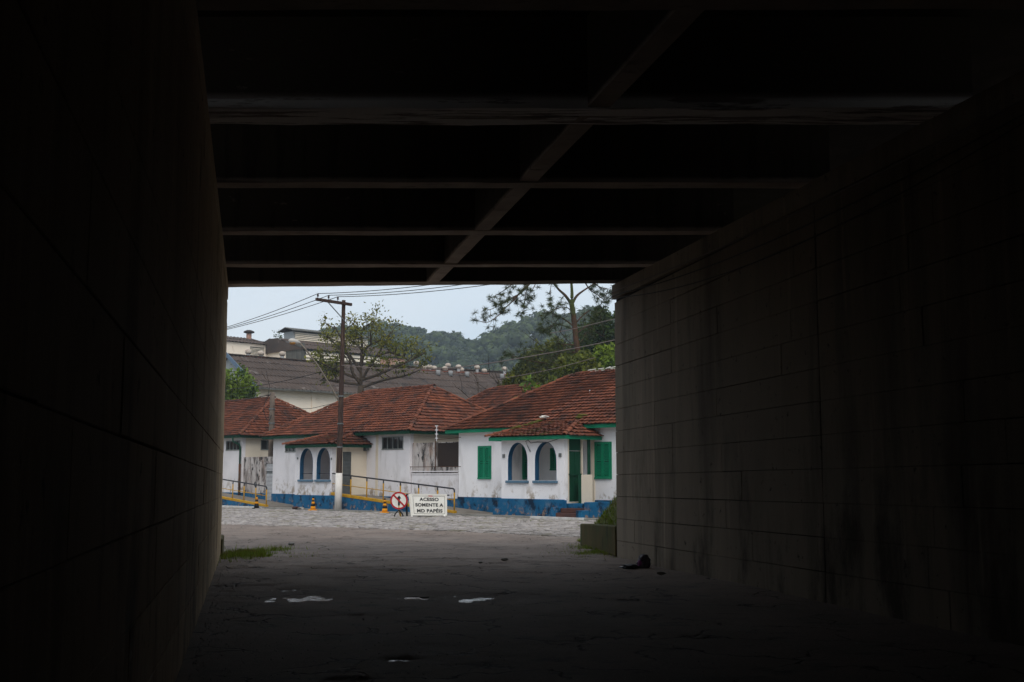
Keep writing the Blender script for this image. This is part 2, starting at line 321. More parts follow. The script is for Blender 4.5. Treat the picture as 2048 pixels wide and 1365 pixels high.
# ------------------------------------------------------------------ the underpass
WD = Vector(((500-1024)/F*math.cos(PITCH), 1, 0)); WD.normalize()          # direction of the passage
YE = 23.3                                                                   # where the passage ends
RE = gnd(1240, 1115); LE = gnd(443, 1108); RE = RE+WD*((YE-RE.y)/WD.y); LE = LE+WD*((YE-LE.y)/WD.y)
CEIL = 5.42
def wx(E, y): return E.x+WD.x/WD.y*(y-E.y)
# plain ground sheets
gm = MB(); gm.quad((-900, -120, -.16), (900, -120, -.16), (900, 900, -.16), (-900, 900, -.16))
tag(gm.build('ground', M['dirt']), kind='structure')
# road surface as real relief
CB = [(-30, 56), (-9.5, 38.6), (-2.6, 34.6), (1.85, 30.3), (12, 20)]   # where asphalt meets setts
def cbline(x): return np.interp(x, [p[0] for p in CB], [p[1] for p in CB])
PUD = [(600, 1195, .42, .50), (840, 1191, .22, .32), (888, 1190, .22, .26), (960, 1197, .36, .34), (795, 1317, .12, .09), (697, 1358, .12, .06), (590, 1178, .3, .2)]
pudw = [(gnd(a, b).x, gnd(a, b).y, c, d) for a, b, c, d in PUD]
def roadz(X, Y):
    z = .02*(fbm(X*.35, Y*.35, 3)-.5)
    pot = fbm(X*.8+3, Y*1.25, 11, 5); z = z-(.006+.014*sstep(12, 18, Y))*sstep(.65, .662, pot)*sstep(42, 34, Y)
    pt2 = fbm(X*.5+9, Y*.9, 23, 5); z = z+.004*sstep(.58, .59, pt2)
    rid = np.abs(fbm(X*.55, Y*.55, 31, 5)-.5); z = z-.014*sstep(.006, .001, rid)
    z = z+.009*(fbm(X*7, Y*7, 5, 3)-.5)+.004*(fbm(X*14, Y*14, 6, 2)-.5)
    for (a, b, rx, ry) in pudw:
        g = np.exp(-(((X-a)/(rx*1.5))**2+((Y-b)/(ry*1.5))**2)**2)
        z = z*(1-g)+g*(-.05+.045*(fbm(X*7, Y*4, 41, 4)))
    return z
x0, x1, y0, y1 = -13, 8.5, 7, 41
nx = int((x1-x0)/.07); ny = int((y1-y0)/.06)
gx, gy = np.meshgrid(np.linspace(x0, x1, nx), np.linspace(y0, y1, ny)); gz = roadz(gx, gy)
gz = gz-.12*sstep(-.05, .1, gy-cbline(gx)-.25*(fbm(gx*1.2, gy*1.2, 77)-.5))
idx = np.arange(nx*ny).reshape(ny, nx); fq = np.stack([idx[:-1, :-1], idx[:-1, 1:], idx[1:, 1:], idx[1:, :-1]], -1).reshape(-1, 4)
cx = gx[:-1, :-1].ravel(); cy = gy[:-1, :-1].ravel(); fq = fq[cy < cbline(cx)+.6]
road = rawobj('road', np.stack([gx, gy, gz], -1).reshape(-1, 3), fq, M['asphalt'], smooth=True); tag(road, kind='structure')
rb = MB(); rb.quad((-8, -60, -.03), (8, -60, -.03), (8, 7.02, -.03), (-8, 7.02, -.03)); rb.quad((-40, 7, -.13), (40, 7, -.13), (40, 62, -.13), (-40, 62, -.13))
tag(rb.build('road_base', M['asphalt']), kind='structure')
for (a, b, rx, ry) in pudw:
    m_ = MB(); m_.v = [(a+rx*1.5*math.cos(t*math.pi/12), b+ry*1.5*math.sin(t*math.pi/12), -.0285) for t in range(24)]; m_.f = [tuple(range(24))]
    tag(m_.build('puddle', M['water']), kind='structure')
# dirt strip beside the left wall
# walls
def blockwall(name, E, side, ymin, label, kx, msub):
    t = thing(name, label, 'retaining wall', (E.x, E.y, 0))
    n = Vector((-WD.y, WD.x, 0))*(1 if side > 0 else -1)      # into the passage
    L = 64.; H = CEIL+.02; m_ = MB(); b = -n*.04
    m_.hexa([E+b, E+b-WD*L, E+b-n*1.2-WD*L, E+b-n*1.2, E+b+Z3*H, E+b-WD*L+Z3*H, E+b-n*1.2-WD*L+Z3*H, E+b-n*1.2+Z3*H])
    m_.build('wall_core', M['joint'], t)
    ch = .433; nrow = 13; far = (E.y-ymin)/WD.y; dj = 10.6 if side < 0 else 8.6; gj = .016 if side < 0 else .008
    for r in range(nrow):
        d = 0 if side > 0 else 0; z0 = r*ch-.12; z1 = min(z0+ch, H-.3)
        if r == nrow-1: z1 = H-.42
        if z1-z0 < .1: continue
        while d < far:
            l = random.uniform(1.6, 3.8)
            if d < .1: l = random.choice((1.1, 2.3, 3.2))
            if d < dj-.1 and d+l > dj-.6: l = dj-d
            d1 = min(d+l, far+2); pr = random.uniform(-.003, .004); g1 = random.choice((.0015, .003, .005)); gv = random.choice((.001, .002, .006))
            ga_ = gj if abs(d-dj) < .01 else g1; gb_ = gj if abs(d1-dj) < .01 else g1
            a = E-WD*(d+ga_)+n*pr; c = E-WD*(d1-gb_)+n*pr; k0 = .008*d; k1 = .008*d1
            bb = MB(); bb.hexa([a+Z3*(z0+gv+k0), c+Z3*(z0+gv+k1), c-n*.042+Z3*(z0+gv+k1), a-n*.042+Z3*(z0+gv+k0), a+Z3*(z1-gv+k0), c+Z3*(z1-gv+k1), c-n*.042+Z3*(z1-gv+k1), a-n*.042+Z3*(z1-gv+k0)])
            bb.build('concrete_block', msub, t, bevel=.004); d = d1
    a = E-WD*far; m_ = MB(); m_.hexa([a+n*.0, a-WD*(L-far), a-WD*(L-far)-n*.04, a-n*.04]+[q+Z3*(H-.45) for q in (a, a-WD*(L-far), a-WD*(L-far)-n*.04, a-n*.04)])
    m_.build('plain_wall_face', msub, t)
    a = E+Z3*(H-.30); c = a-WD*L; m_ = MB()    # bearing ledge under the deck
    lp = .05 if side > 0 else .006
    m_.hexa([a+n*lp, c+n*lp, c-n*1.2, a-n*1.2, a+n*lp+Z3*.29, c+n*lp+Z3*.29, c-n*1.2+Z3*.29, a-n*1.2+Z3*.29]); m_.build('bearing_ledge', msub, t)
    return t, n
LW, nL = blockwall('underpass_wall', LE, -1, 1.5, 'dark brown concrete block wall on the left side of the underpass', 0, M['block_l'])
RW, nR = blockwall('underpass_wall', RE, 1, 6, 'dark grey concrete block wall on the right side of the underpass, with cables above', 0, M['block'])
# a wide vertical construction joint on the left wall
# deck with beams
dk = thing('bridge_deck', 'dark concrete bridge deck overhead with cross beams and one long centre beam', 'bridge deck', (0, YE, CEIL))
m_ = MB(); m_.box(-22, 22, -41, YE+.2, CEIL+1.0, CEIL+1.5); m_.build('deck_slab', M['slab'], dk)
m_ = MB(); m_.box(-22, 22, YE+.25, YE+.45, CEIL+.9, CEIL+2.3); m_.build('parapet', M['conc'], dk)
YB = [24.05-.02, 21.0, 18.1, 15.05, 12.1, 9.05, 6.0, 3.0, 0, -3, -6, -9, -12, -15, -18, -21, -24, -27, -30, -33, -36, -39]
YB[0] = YE+.02
def wobble_beam(xa, xb, ya, yb, z0, z1, name, m, seed, amp=.012, seg=.25, parent=dk, tilt=0):
    n = max(2, int((xb-xa)/seg)); X = np.linspace(xa, xb, n); o = np.ones(n)
    J = lambda k: amp*2*(fbm(X*1.3+k*7, X*0+k+.3, seed, 4)-.5)
    TZ = tilt*(X-LE.x); P = np.concatenate([np.stack([X, ya+J(1), z0+TZ+J(2)], -1), np.stack([X, yb+J(3), z0+TZ+J(4)], -1), np.stack([X, yb*o, z1*o], -1), np.stack([X, ya*o, z1*o], -1)])
    f = []
    for i in range(n-1):
        for a, b in ((0, 1), (1, 2), (2, 3), (3, 0)): f.append((a*n+i, a*n+i+1, b*n+i+1, b*n+i))
    f += [(0, n, 2*n, 3*n), (n-1, 4*n-1, 3*n-1, 2*n-1)]
    m2 = MB(); m2.v = [tuple(p) for p in P]; m2.f = f; return m2.build(name, m, parent)
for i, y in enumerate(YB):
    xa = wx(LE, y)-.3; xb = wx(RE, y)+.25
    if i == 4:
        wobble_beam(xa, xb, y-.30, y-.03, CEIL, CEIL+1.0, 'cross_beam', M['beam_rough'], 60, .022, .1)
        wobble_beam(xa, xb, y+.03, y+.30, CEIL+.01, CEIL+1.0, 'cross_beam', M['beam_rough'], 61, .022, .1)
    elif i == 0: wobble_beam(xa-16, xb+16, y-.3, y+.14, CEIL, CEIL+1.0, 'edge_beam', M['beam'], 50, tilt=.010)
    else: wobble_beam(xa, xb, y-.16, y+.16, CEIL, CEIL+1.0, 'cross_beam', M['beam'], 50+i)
cb0 = atY(866, 571, YE); m_ = MB(); px_ = Vector((WD.y, -WD.x, 0))
for i in range(260):      # centre beam in short wavy lengths, one mesh
    pass
a = Vector((cb0.x, YE-.28, 0)); n = 256; Ls = np.linspace(0, 64, n); k = len(m_.v)
for row, (sd_, zz) in enumerate(((-1, 0), (1, 0), (1, 1), (-1, 1))):
    for j, l in enumerate(Ls):
        wv = .018*2*(fbm(np.array([l*1.1]), np.array([row*3.3]), 90)[0]-.5)*(1-zz)
        q = a-WD*l+px_*(sd_*(.115)+wv); m_.v.append((q.x, q.y, CEIL+.014+zz*.98+wv*.5))
for j in range(n-1):
    for p_, q_ in ((0, 1), (1, 2), (2, 3), (3, 0)): m_.f.append((p_*n+j, p_*n+j+1, q_*n+j+1, q_*n+j))
m_.f += [(0, n, 2*n, 3*n), (n-1, 4*n-1, 3*n-1, 2*n-1)]
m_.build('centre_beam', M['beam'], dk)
light_stop = MB(); light_stop.box(-8, 14, -41.5, -40.6, -.1, CEIL+1.0); tag(light_stop.build('rear_wall', M['block'], None), 'plain concrete wall closing the underpass far behind the photographer', 'retaining wall')  # wall added out of view only to block light from behind
# cables slung along the right wall
def sag(a, b, s, n=24): a = Vector(a); b = Vector(b); return [a.lerp(b, t/n)-Z3*s*4*(t/n)*(1-t/n) for t in range(n+1)]
for i, (z0, z1, s, r, mm) in enumerate(((5.28, 5.12, .10, .012, 'wire_grey'), (5.2, 4.98, .22, .010, 'wire'), (5.14, 4.9, .36, .008, 'wire'))):
    pts = [RE+nR*.06+Z3*z0]+sag(RE+nR*.07-WD*.3+Z3*z0, RE+nR*.10-WD*13+Z3*z1, s)[1:]+sag(RE+nR*.10-WD*13+Z3*z1, RE+nR*.1-WD*26+Z3*z1, s)[1:]
    m_ = MB(); m_.tube(pts, r, 5, cap=False)
    tag(m_.build('wall_cable', M[mm], smooth=True), ('thin pale cable slung highest along the right underpass wall', 'black cable sagging just under the pale cable on the right underpass wall', 'thinnest black cable sagging lowest along the right underpass wall')[i], 'cable', 'cables slung along the right underpass wall')
# foot walls past the portal
def low_wall(name, E, nrm, L, label, z0, z1):
    WD = Vector((nrm.y, -nrm.x, 0)); WD = WD if WD.y > 0 else -WD
    t = thing(name, label, 'low wall', (E.x, E.y, 0)); a = E+WD*.02; c = E+WD*L; m_ = MB()
    m_.hexa([a+nrm*.03, c+nrm*.03, c-nrm*.3, a-nrm*.3]+[a+nrm*.03+Z3*z0, c+nrm*.03+Z3*z1, c-nrm*.3+Z3*z1, a-nrm*.3+Z3*z0]); m_.build('low_wall_body', M['foot_wall'], t, bevel=.02)
LD = gnd(1163, 1092)-RE; LDL = LD.length; LD.normalize(); nLD = Vector((-LD.y, LD.x, 0))
low_wall('low_wall', RE, nLD, LDL, 'short mossy concrete wall running out from the right underpass wall below the grass bank', .60, .50)
low_wall('low_wall', LE, nL, 1.6, 'sliver of low dark wall at the foot of the left underpass wall', .35, .35)
# grass bank behind the right low wall, earth banks behind both walls
bx, by = np.meshgrid(np.linspace(0, 16, 70), np.linspace(-1.5, 9, 60))
B0 = RE-nLD*.25; P = B0[0]-nLD.x*bx+LD.x*by; Q = B0[1]-nLD.y*bx+LD.y*by
Hh = (.5+1.5*np.clip(bx, 0, 2.2)+.1*fbm(P*1.5, Q*1.5, 5))*sstep(5.6, 2.6, by+bx*.18)
n1, n2 = bx.shape; idx = np.arange(n1*n2).reshape(n1, n2); fq = np.stack([idx[:-1, :-1], idx[:-1, 1:], idx[1:, 1:], idx[1:, :-1]], -1).reshape(-1, 4)
tag(rawobj('grass_bank', np.stack([P, Q, Hh-.02], -1).reshape(-1, 3), fq, M['bank'], smooth=True), kind='structure')
def blades(pts, hs, name, m, label, w=.012):
    n = len(pts); an = rng.uniform(0, math.pi, n); d = np.stack([np.cos(an), np.sin(an), np.zeros(n)], -1)*w*np.asarray(hs)[:, None]/.12
    ln = rng.normal(0, .35, (n, 3))*np.asarray(hs)[:, None]; ln[:, 2] = np.asarray(hs)
    v = np.concatenate([pts-d, pts+d, pts+ln], 1).reshape(-1, 3); f = np.arange(3*n).reshape(n, 3)
    return tag(rawobj(name, v, f, m), label, 'grass', kind='stuff')
k = rng.uniform(0, 1, (9000, 2)); BX = k[:, 0]**1.5*5; BY = -1+k[:, 1]*6.5
PX = B0[0]-nLD.x*BX+LD.x*BY; PY = B0[1]-nLD.y*BX+LD.y*BY; PZ = (.5+1.5*np.clip(BX, 0, 2.2)+.1*fbm(PX*1.5, PY*1.5, 5))*sstep(5.6, 2.6, BY+BX*.18)-.03
blades(np.stack([PX, PY, PZ], -1), rng.uniform(.04, .13, 9000), 'bank_grass', M['grass'], 'rough green grass covering the bank beside the right end of the underpass')
def patch(c, rx, ry, n, label, name, h=(.03, .13), ang=0):
    r = np.abs(rng.normal(0, .5, n)); a = rng.uniform(0, 2*math.pi, n); X = r*np.cos(a)*rx; Y = r*np.sin(a)*ry
    ca, sa = math.cos(ang), math.sin(ang); x = c[0]+X*ca-Y*sa; y = c[1]+X*sa+Y*ca
    keep = fbm(x*3, y*3, 9) > .42; x = x[keep]; y = y[keep]; z = roadz(x, y)-.005
    blades(np.stack([x, y, z], -1), rng.uniform(*h, len(x)), name, M['grass'], label, .009)
pa = math.atan2(WD.y, WD.x)
patch((LE.x+.4, LE.y+.7), 1.9, .7, 6500, 'low green grass patch at the foot of the left underpass wall', 'grass_patch', ang=pa-.35)
patch((LE.x+.9, LE.y+.3), 1.2, .8, 1100, 'thin scattered weeds spreading over the asphalt near the left wall', 'grass_patch', (.02, .07), ang=0)
gp = gnd(1195, 1102); patch((gp.x, gp.y), 1.9, .42, 4200, 'low green grass growing along the foot of the short mossy wall', 'grass_patch', (.03, .09), ang=math.atan2(LD.y, LD.x))
gp = gnd(1165, 1108); patch((gp.x, gp.y), 1.7, .8, 1600, 'thin weeds on the asphalt beside the short mossy wall', 'grass_patch', (.015, .05), ang=math.atan2(LD.y, LD.x))
# loose grit scattered over the road
n = 5200; gY = 7.5+rng.uniform(0, 1, n)**1.3*30; fr = rng.beta(.45, .6, n); gX = (LE.x+WD.x/WD.y*(gY-LE.y)+.1)*(1-fr)+(RE.x+WD.x/WD.y*(gY-RE.y)-.1)*fr; sz = rng.uniform(.003, .010, n)*(1+.5*(rng.uniform(0, 1, n) > .95)); gZ = roadz(gX, gY)
bv = np.array([(1, 0, 0), (-.5, .87, 0), (-.5, -.87, 0), (0, 0, 1.1), (.2, .1, -.3)]); V = (bv[None]*sz[:, None, None]*rng.uniform(.6, 1.4, (n, 5, 1))+np.stack([gX, gY, gZ], -1)[:, None]).reshape(-1, 3)
Fg = (np.array([(0, 1, 3), (1, 2, 3), (2, 0, 3), (1, 0, 4), (2, 1, 4), (0, 2, 4)])[None]+5*np.arange(n)[:, None, None]).reshape(-1, 3)
tag(rawobj('road_grit', V, Fg, M['conc']), 'loose grit and small stones scattered over the road', 'grit', kind='stuff')
# rubbish by the right wall
def blob(c, r, n1, seed, sq=(1, 1, 1), amp=.5):
    bm = bmesh.new(); bmesh.ops.create_icosphere(bm, subdivisions=n1, radius=1)
    rn = random.Random(seed)
    from mathutils import noise as mn
    for v in bm.verts:
        k = 1+amp*mn.noise(v.co*2.1+Vector((seed, 0, 0)))+amp*.5*mn.noise(v.co*5+Vector((0, seed, 0))); v.co = Vector((v.co.x*sq[0]*k*r, v.co.y*sq[1]*k*r, v.co.z*sq[2]*k*r))+Vector(c)
    m_ = MB(); m_.v = [tuple(v.co) for v in bm.verts]; m_.f = [tuple(q.index for q in f.verts) for f in bm.faces]; bm.free(); return m_
g0 = gnd(1287, 1134)
t = thing('rubbish_bag', 'crumpled grey and pink plastic bag lying against the right underpass wall', 'rubbish bag', g0)
blob((g0.x, g0.y, .09), .11, 3, 3, (1, .8, 1.1)).build('bag_body', M['bag'], t, True); blob((g0.x-.08, g0.y-.12, .06), .035, 2, 5, (1, 1, 1.8)).build('pink_tie', M['bag_pink'], t, True)
g1 = gnd(1262, 1136); tag(blob((0, 0, .02), .10, 3, 9, (1.6, 1, .4), .8).build('dark_rag', M['bag'], None, True), 'dark rag lying flat beside the plastic bag', 'rag').location = g1
for i, (a, b, sz) in enumerate(((482, 1104, .07), (583, 1091, .06), (1009, 1122, .05), (961, 1127, .03), (1322, 1150, .05))):
    g = gnd(a, b); o = blob((0, 0, 0), sz, 2, 20+i, (1.4, 1, .6), .4).build('loose_stone', M['conc'], None); o.location = (g.x, g.y, .01+sz*.3)
    tag(o, ('loose brown stone in the left grass patch', 'flat chip of rubble on the asphalt left of the roadway', 'small lump of rubble in the middle of the roadway', 'tiny pebble just left of the middle roadway lump', 'small stone on the road by the right underpass wall')[i], 'stone')
# ------------------------------------------------------------------ street frame
CM = (-4.6, 52.6); CR = tuple(Vector((CM[0], CM[1]))+Vector((.70711, -.70711))*14.25); CL = tuple(Vector((CM[0], CM[1]))+Vector((-.70711, .70711))*13.95)
KV = -2.42                                     # kerb line of the terrace side
# setts
SE = MB(); pts_ = [(-30, 56), (-9.5, 38.55), (-2.6, 34.55), (1.85, 30.25), (12, 19.95)]
p1 = pt(CM, -26, KV); p2 = pt(CM, 26, KV)
base = MB(); k = 0
L_ = [Vector((x, y, -.035)) for x, y in pts_]; Lk = [p2, pt(CM, 14, KV), pt(CM, 5, KV), pt(CM, -6, KV), p1]
for i in range(4): base.quad(L_[i], L_[i+1], Vector((Lk[i+1].x, Lk[i+1].y, -.035)), Vector((Lk[i].x, Lk[i].y, -.035)))
sb = tag(base.build('sett_paving', M['sand']), kind='structure')
stones = []
ang = R(-38); ca, sa = math.cos(ang), math.sin(ang)
row = 0; yy = -45.
rs = random.Random(3)
while yy < 75:
    hh = .135; xx = -60+rs.uniform(0, .2)
    while xx < 60:
        w = rs.uniform(.17, .30); X = (xx+w/2); Y = yy+.06*math.sin(xx*.35)
        wx_ = X*ca-Y*sa; wy_ = X*sa+Y*ca; xx += w
        if not (-22 < wx_ < 11): continue
        vv = (wx_-CM[0])*.70711+(wy_-CM[1])*.70711
        if vv > KV-.2: continue
        if wy_ < float(cbline(wx_))+.12+.3*(float(vnoise(np.array([wx_*1.3]), np.array([wy_*1.3]))[0])-.5): continue
        stones.append((wx_, wy_, w-.032, hh-.026, ang+rs.uniform(-.05, .05), rs.uniform(-.02, .018)))
    yy += hh
stones = [s for s in stones if abs((s[0]+1)/max(s[1], 1)) < .45]
def stone_v(w, h, b=.018):
    j = lambda: rs.uniform(-.008, .008)
    lo = [(-w/2+j(), -h/2+j(), -.06), (w/2+j(), -h/2+j(), -.06), (w/2+j(), h/2+j(), -.06), (-w/2+j(), h/2+j(), -.06)]
    hi = [(x*(1-b/abs(w/2)), y*(1-b/abs(h/2)), .012) for x, y, z in lo]; mid = [(x, y, 0) for x, y, z in lo]
    return lo+mid+hi, [(0, 1, 5, 4), (1, 2, 6, 5), (2, 3, 7, 6), (3, 0, 4, 7), (4, 5, 9, 8), (5, 6, 10, 9), (6, 7, 11, 10), (7, 4, 8, 11), (8, 9, 10, 11)]
vis = [s for s in stones if -.2505 < s[0]/s[1] < .066]
vis.sort(key=lambda s: s[1]); near = set(map(id, vis[:300]))
kinds = [mesh_of(*stone_v(w, .109), M['stone'], 'sett') for w in (.15, .18, .21, .24, .26)]
for s in vis[:300]:
    me = min(kinds, key=lambda q: abs(q.vertices[1].co.x*2-s[2]))
    first('sett', me, sb, Matrix.Translation((s[0], s[1], .0+s[5])) @ Matrix.Rotation(s[4], 4, 'Z'))
allv = []; allf = []; k = 0
for s in stones:
    if id(s) in near: continue
    v, f = stone_v(s[2], s[3]); c, d = math.cos(s[4]), math.sin(s[4])
    allv += [(s[0]+x*c-y*d, s[1]+x*d+y*c, z+s[5]) for x, y, z in v]; allf += [tuple(k+i for i in q) for q in f]; k += 12
o = rawobj('distant_setts', allv, np.array(allf), M['stone'], sb); tag(o, kind='stuff')
# weeds in the setts
n = 5000; a = rng.uniform(0, 1, (n, 2)); sx = -14+a[:, 0]*26; vv = KV-.3-np.abs(rng.normal(0, 2.6, n)); X = CM[0]-.70711*sx+.70711*vv; Y = CM[1]+.70711*sx+.70711*vv
kp = (fbm(X*.7, Y*.7, 15) > .50) & (Y > cbline(X)+.3); blades(np.stack([X[kp], Y[kp], np.full(kp.sum(), -.01)], -1), rng.uniform(.02, .06, kp.sum()), 'sett_weeds', M['grass'], 'thin weeds growing in the joints of the stone paving', .02)
# kerb and footway
kb = MB(); kb.hbox(CM, -24, 30, KV, KV+.16, -.1, .07); tag(kb.build('kerb', M['conc']), kind='structure')
fw = MB(); fw.hbox(CM, -24, 30, KV+.16, 0, -.1, .062); tag(fw.build('footway', M['sidewalk']), kind='structure')
for (a, b, lab) in ((s_at(CM, KV, 1060, 1041), s_at(CM, KV, 1168, 1045), 'whitewashed length of kerb at the right in front of the green shuttered house'), (s_at(CM, KV, 523, 1017), s_at(CM, KV, 425, 1012), 'whitewashed length of kerb at the far left by the railed ramp')):
    m_ = MB(); m_.hbox(CM, a, b, KV-.004, KV+.165, -.03, .078); tag(m_.build('painted_kerb', M['kerb_white']), lab, 'kerb')
# ------------------------------------------------------------------ houses
TW, TR = .215, .25
def tile_mesh():
    v = []; f = []; n = 5
    for (yy_, lift) in ((-.155, .07), (.145, .006)):
        for i in range(n):
            x = -TW/2*1.03+TW*1.03*i/(n-1); v.append((x, yy_, lift+.032*math.sin(math.pi*i/(n-1)*1.0)**2+(.0 if i < 4 else .008)))
    for i in range(n): v.append((v[i][0], v[i][1]+.01, v[i][2]-.035))
    for i in range(n-1): f.append((i, i+1, n+i+1, n+i)); f.append((2*n+i, 2*n+i+1, i+1, i))
    return v, f
TV, TF = tile_mesh(); TME = mesh_of(TV, TF, M['tile'], 'roof_tile')
def cap_mesh():
    v = []; f = []; n = 6
    for (yy_, r, l) in ((-.22, .105, .02), (.22, .085, 0)):
        for i in range(n+1): t_ = math.pi*i/n; v.append((math.cos(t_)*r, yy_, math.sin(t_)*r*.85+l))
    for i in range(n): f.append((i, i+1, n+2+i, n+1+i))
    k = len(v); v += [(x*.8, y, z*.8) for x, y, z in v[:n+1]]
    for i in range(n): f.append((k+i, k+i+1, i+1, i))
    return v, f
CV_, CF_ = cap_mesh(); CME = mesh_of(CV_, CF_, M['tile'], 'ridge_tile')
def inpoly(x, y, P):
    c = False; j = len(P)-1
    for i in range(len(P)):
        if (P[i][1] > y) != (P[j][1] > y) and x < (P[j][0]-P[i][0])*(y-P[i][1])/(P[j][1]-P[i][1])+P[i][0]: c = not c
        j = i
    return c
def slope_tiles(poly, out, rnd):
    """poly: 3D corners; first edge is the eave. Appends tile matrices."""
    A, Bq = poly[0], poly[1]; e = (Bq-A).normalized(); nrm = (poly[1]-poly[0]).cross(poly[2]-poly[0]).normalized()
    if nrm.z < 0: nrm = -nrm
    w = nrm.cross(e).normalized()
    if w.z < 0: w = -w; e = w.cross(nrm)
    P2 = [((p-A).dot(e), (p-A).dot(w)) for p in poly]
    xs = [p[0] for p in P2]; hmax = max(p[1] for p in P2); y = .10; r = 0
    while y < hmax+.05:
        x = min(xs)+TW/2; sagz = 0
        while x < max(xs):
            if inpoly(x, min(y, hmax-.02), P2):
                q = A+e*(x+rnd.uniform(-.012, .012))+w*(y-.02+rnd.uniform(-.016, .016)+.02*math.sin(x*1.1+y*.7))+nrm*(.02+rnd.uniform(-.004, .008))
                B3 = Matrix((e, w, nrm)).transposed().to_4x4()
                out.append(Matrix.Translation(q) @ B3 @ Matrix.Rotation(rnd.uniform(-.03, .03), 4, 'Z') @ Matrix.Rotation(rnd.uniform(-.02, .02), 4, 'X'))
            x += TW
        y += TR; r += 1
def caps(a, b, out, rnd, step=.36):
    d = (b-a); L = d.length; d.normalize(); x = d.cross(Z3).normalized(); z = x.cross(d); n = int(L/step)
    for i in range(n):
        q = a+d*(.1+i*step)+z*(.05+rnd.uniform(-.006, .008))+x*rnd.uniform(-.012, .012)
        out.append(Matrix.Translation(q) @ Matrix((x, d, z)).transposed().to_4x4() @ Matrix.Rotation(rnd.uniform(-.05, .05), 4, 'Z'))
def roof(parent, name, planes, ridges, nobj, seed, thick=.05):
    rnd = random.Random(seed); tiles = []; cp = []
    m_ = MB()
    for p in planes: m_.quad(*p)
    ro = m_.build(name, M['roof_under'], parent)
    for p in planes: slope_tiles(p, tiles, rnd)
    for a, b in ridges: caps(a, b, cp, rnd)
    cam_ = Vector((0, 0, EYE)); tiles.sort(key=lambda m: (m.translation-cam_).length)
    def seen(m):     # tiles in frame and facing the photographer
        q = m.translation; k_ = q.x/q.y; nz = m.to_3x3() @ Vector((0, 0, 1)); return -.2505 < k_ < .0925 and nz.dot((cam_-q).normalized()) > 0
    vis_ = [m for m in tiles if seen(m)][:nobj]; vi = set(map(id, vis_))
    for m in vis_: first('roof_tile', TME, ro, m)
    rest = [m for m in tiles if id(m) not in vi]
    if rest:
        tv = np.array(TV); tf = np.array(TF); V = []; Fc = []
        for i, m in enumerate(rest):
            A = np.array(m); V.append(tv @ A[:3, :3].T+A[:3, 3]); Fc.append(tf+i*len(tv))
        o = rawobj('distant_roof_tiles', np.concatenate(V), np.concatenate(Fc), M['tile'], ro); tag(o, kind='stuff')
    for m in cp: first('ridge_tile', CME, ro, m)
    return ro
def arch_pts(s0, s1, z0, zs, zt, n=12):      # sill corners, then the arch from s1 round to s0
    c = (s0+s1)/2; r = (s1-s0)/2; return [(s0, z0), (s1, z0)]+[(c+r*math.cos(math.pi*i/n), zs+(zt-zs)*math.sin(math.pi*i/n)) for i in range(n+1)]
def window(parent, C, P, e, nrm, w, h, npane, m_frame='frame', depth=.08, name='window'):
    """grey framed window let into a wall; P lower corner, e along the wall"""
    f = MB(); t_ = .035
    def bx(x0, x1, z0, z1, d0, d1, mb):
        mb.hexa([P+e*x0+nrm*d0+Z3*z0, P+e*x1+nrm*d0+Z3*z0, P+e*x1+nrm*d1+Z3*z0, P+e*x0+nrm*d1+Z3*z0]+[P+e*x0+nrm*d0+Z3*z1, P+e*x1+nrm*d0+Z3*z1, P+e*x1+nrm*d1+Z3*z1, P+e*x0+nrm*d1+Z3*z1])
    bx(-.01, w+.01, -.02, t_, -.07, .03, f); bx(0, w, h-t_, h, -.07, .02, f); bx(0, t_, t_, h-t_, -.07, .02, f); bx(w-t_, w, t_, h-t_, -.07, .02, f)
    for i in range(1, npane): x = w*i/npane; bx(x-.015, x+.015, t_, h-t_, -.05, .012, f)
    o = f.build(name, M[m_frame], parent)
    for i in range(npane):
        g = MB(); bx(w*i/npane+.016, w*(i+1)/npane-.016, t_, h-t_, -.045, -.035, g); g.build('pane', M['glass'], o)
    return o
gl = mat('window_glass', (.02, .022, .022), rough=.08, spec=.5); M['glass'] = gl
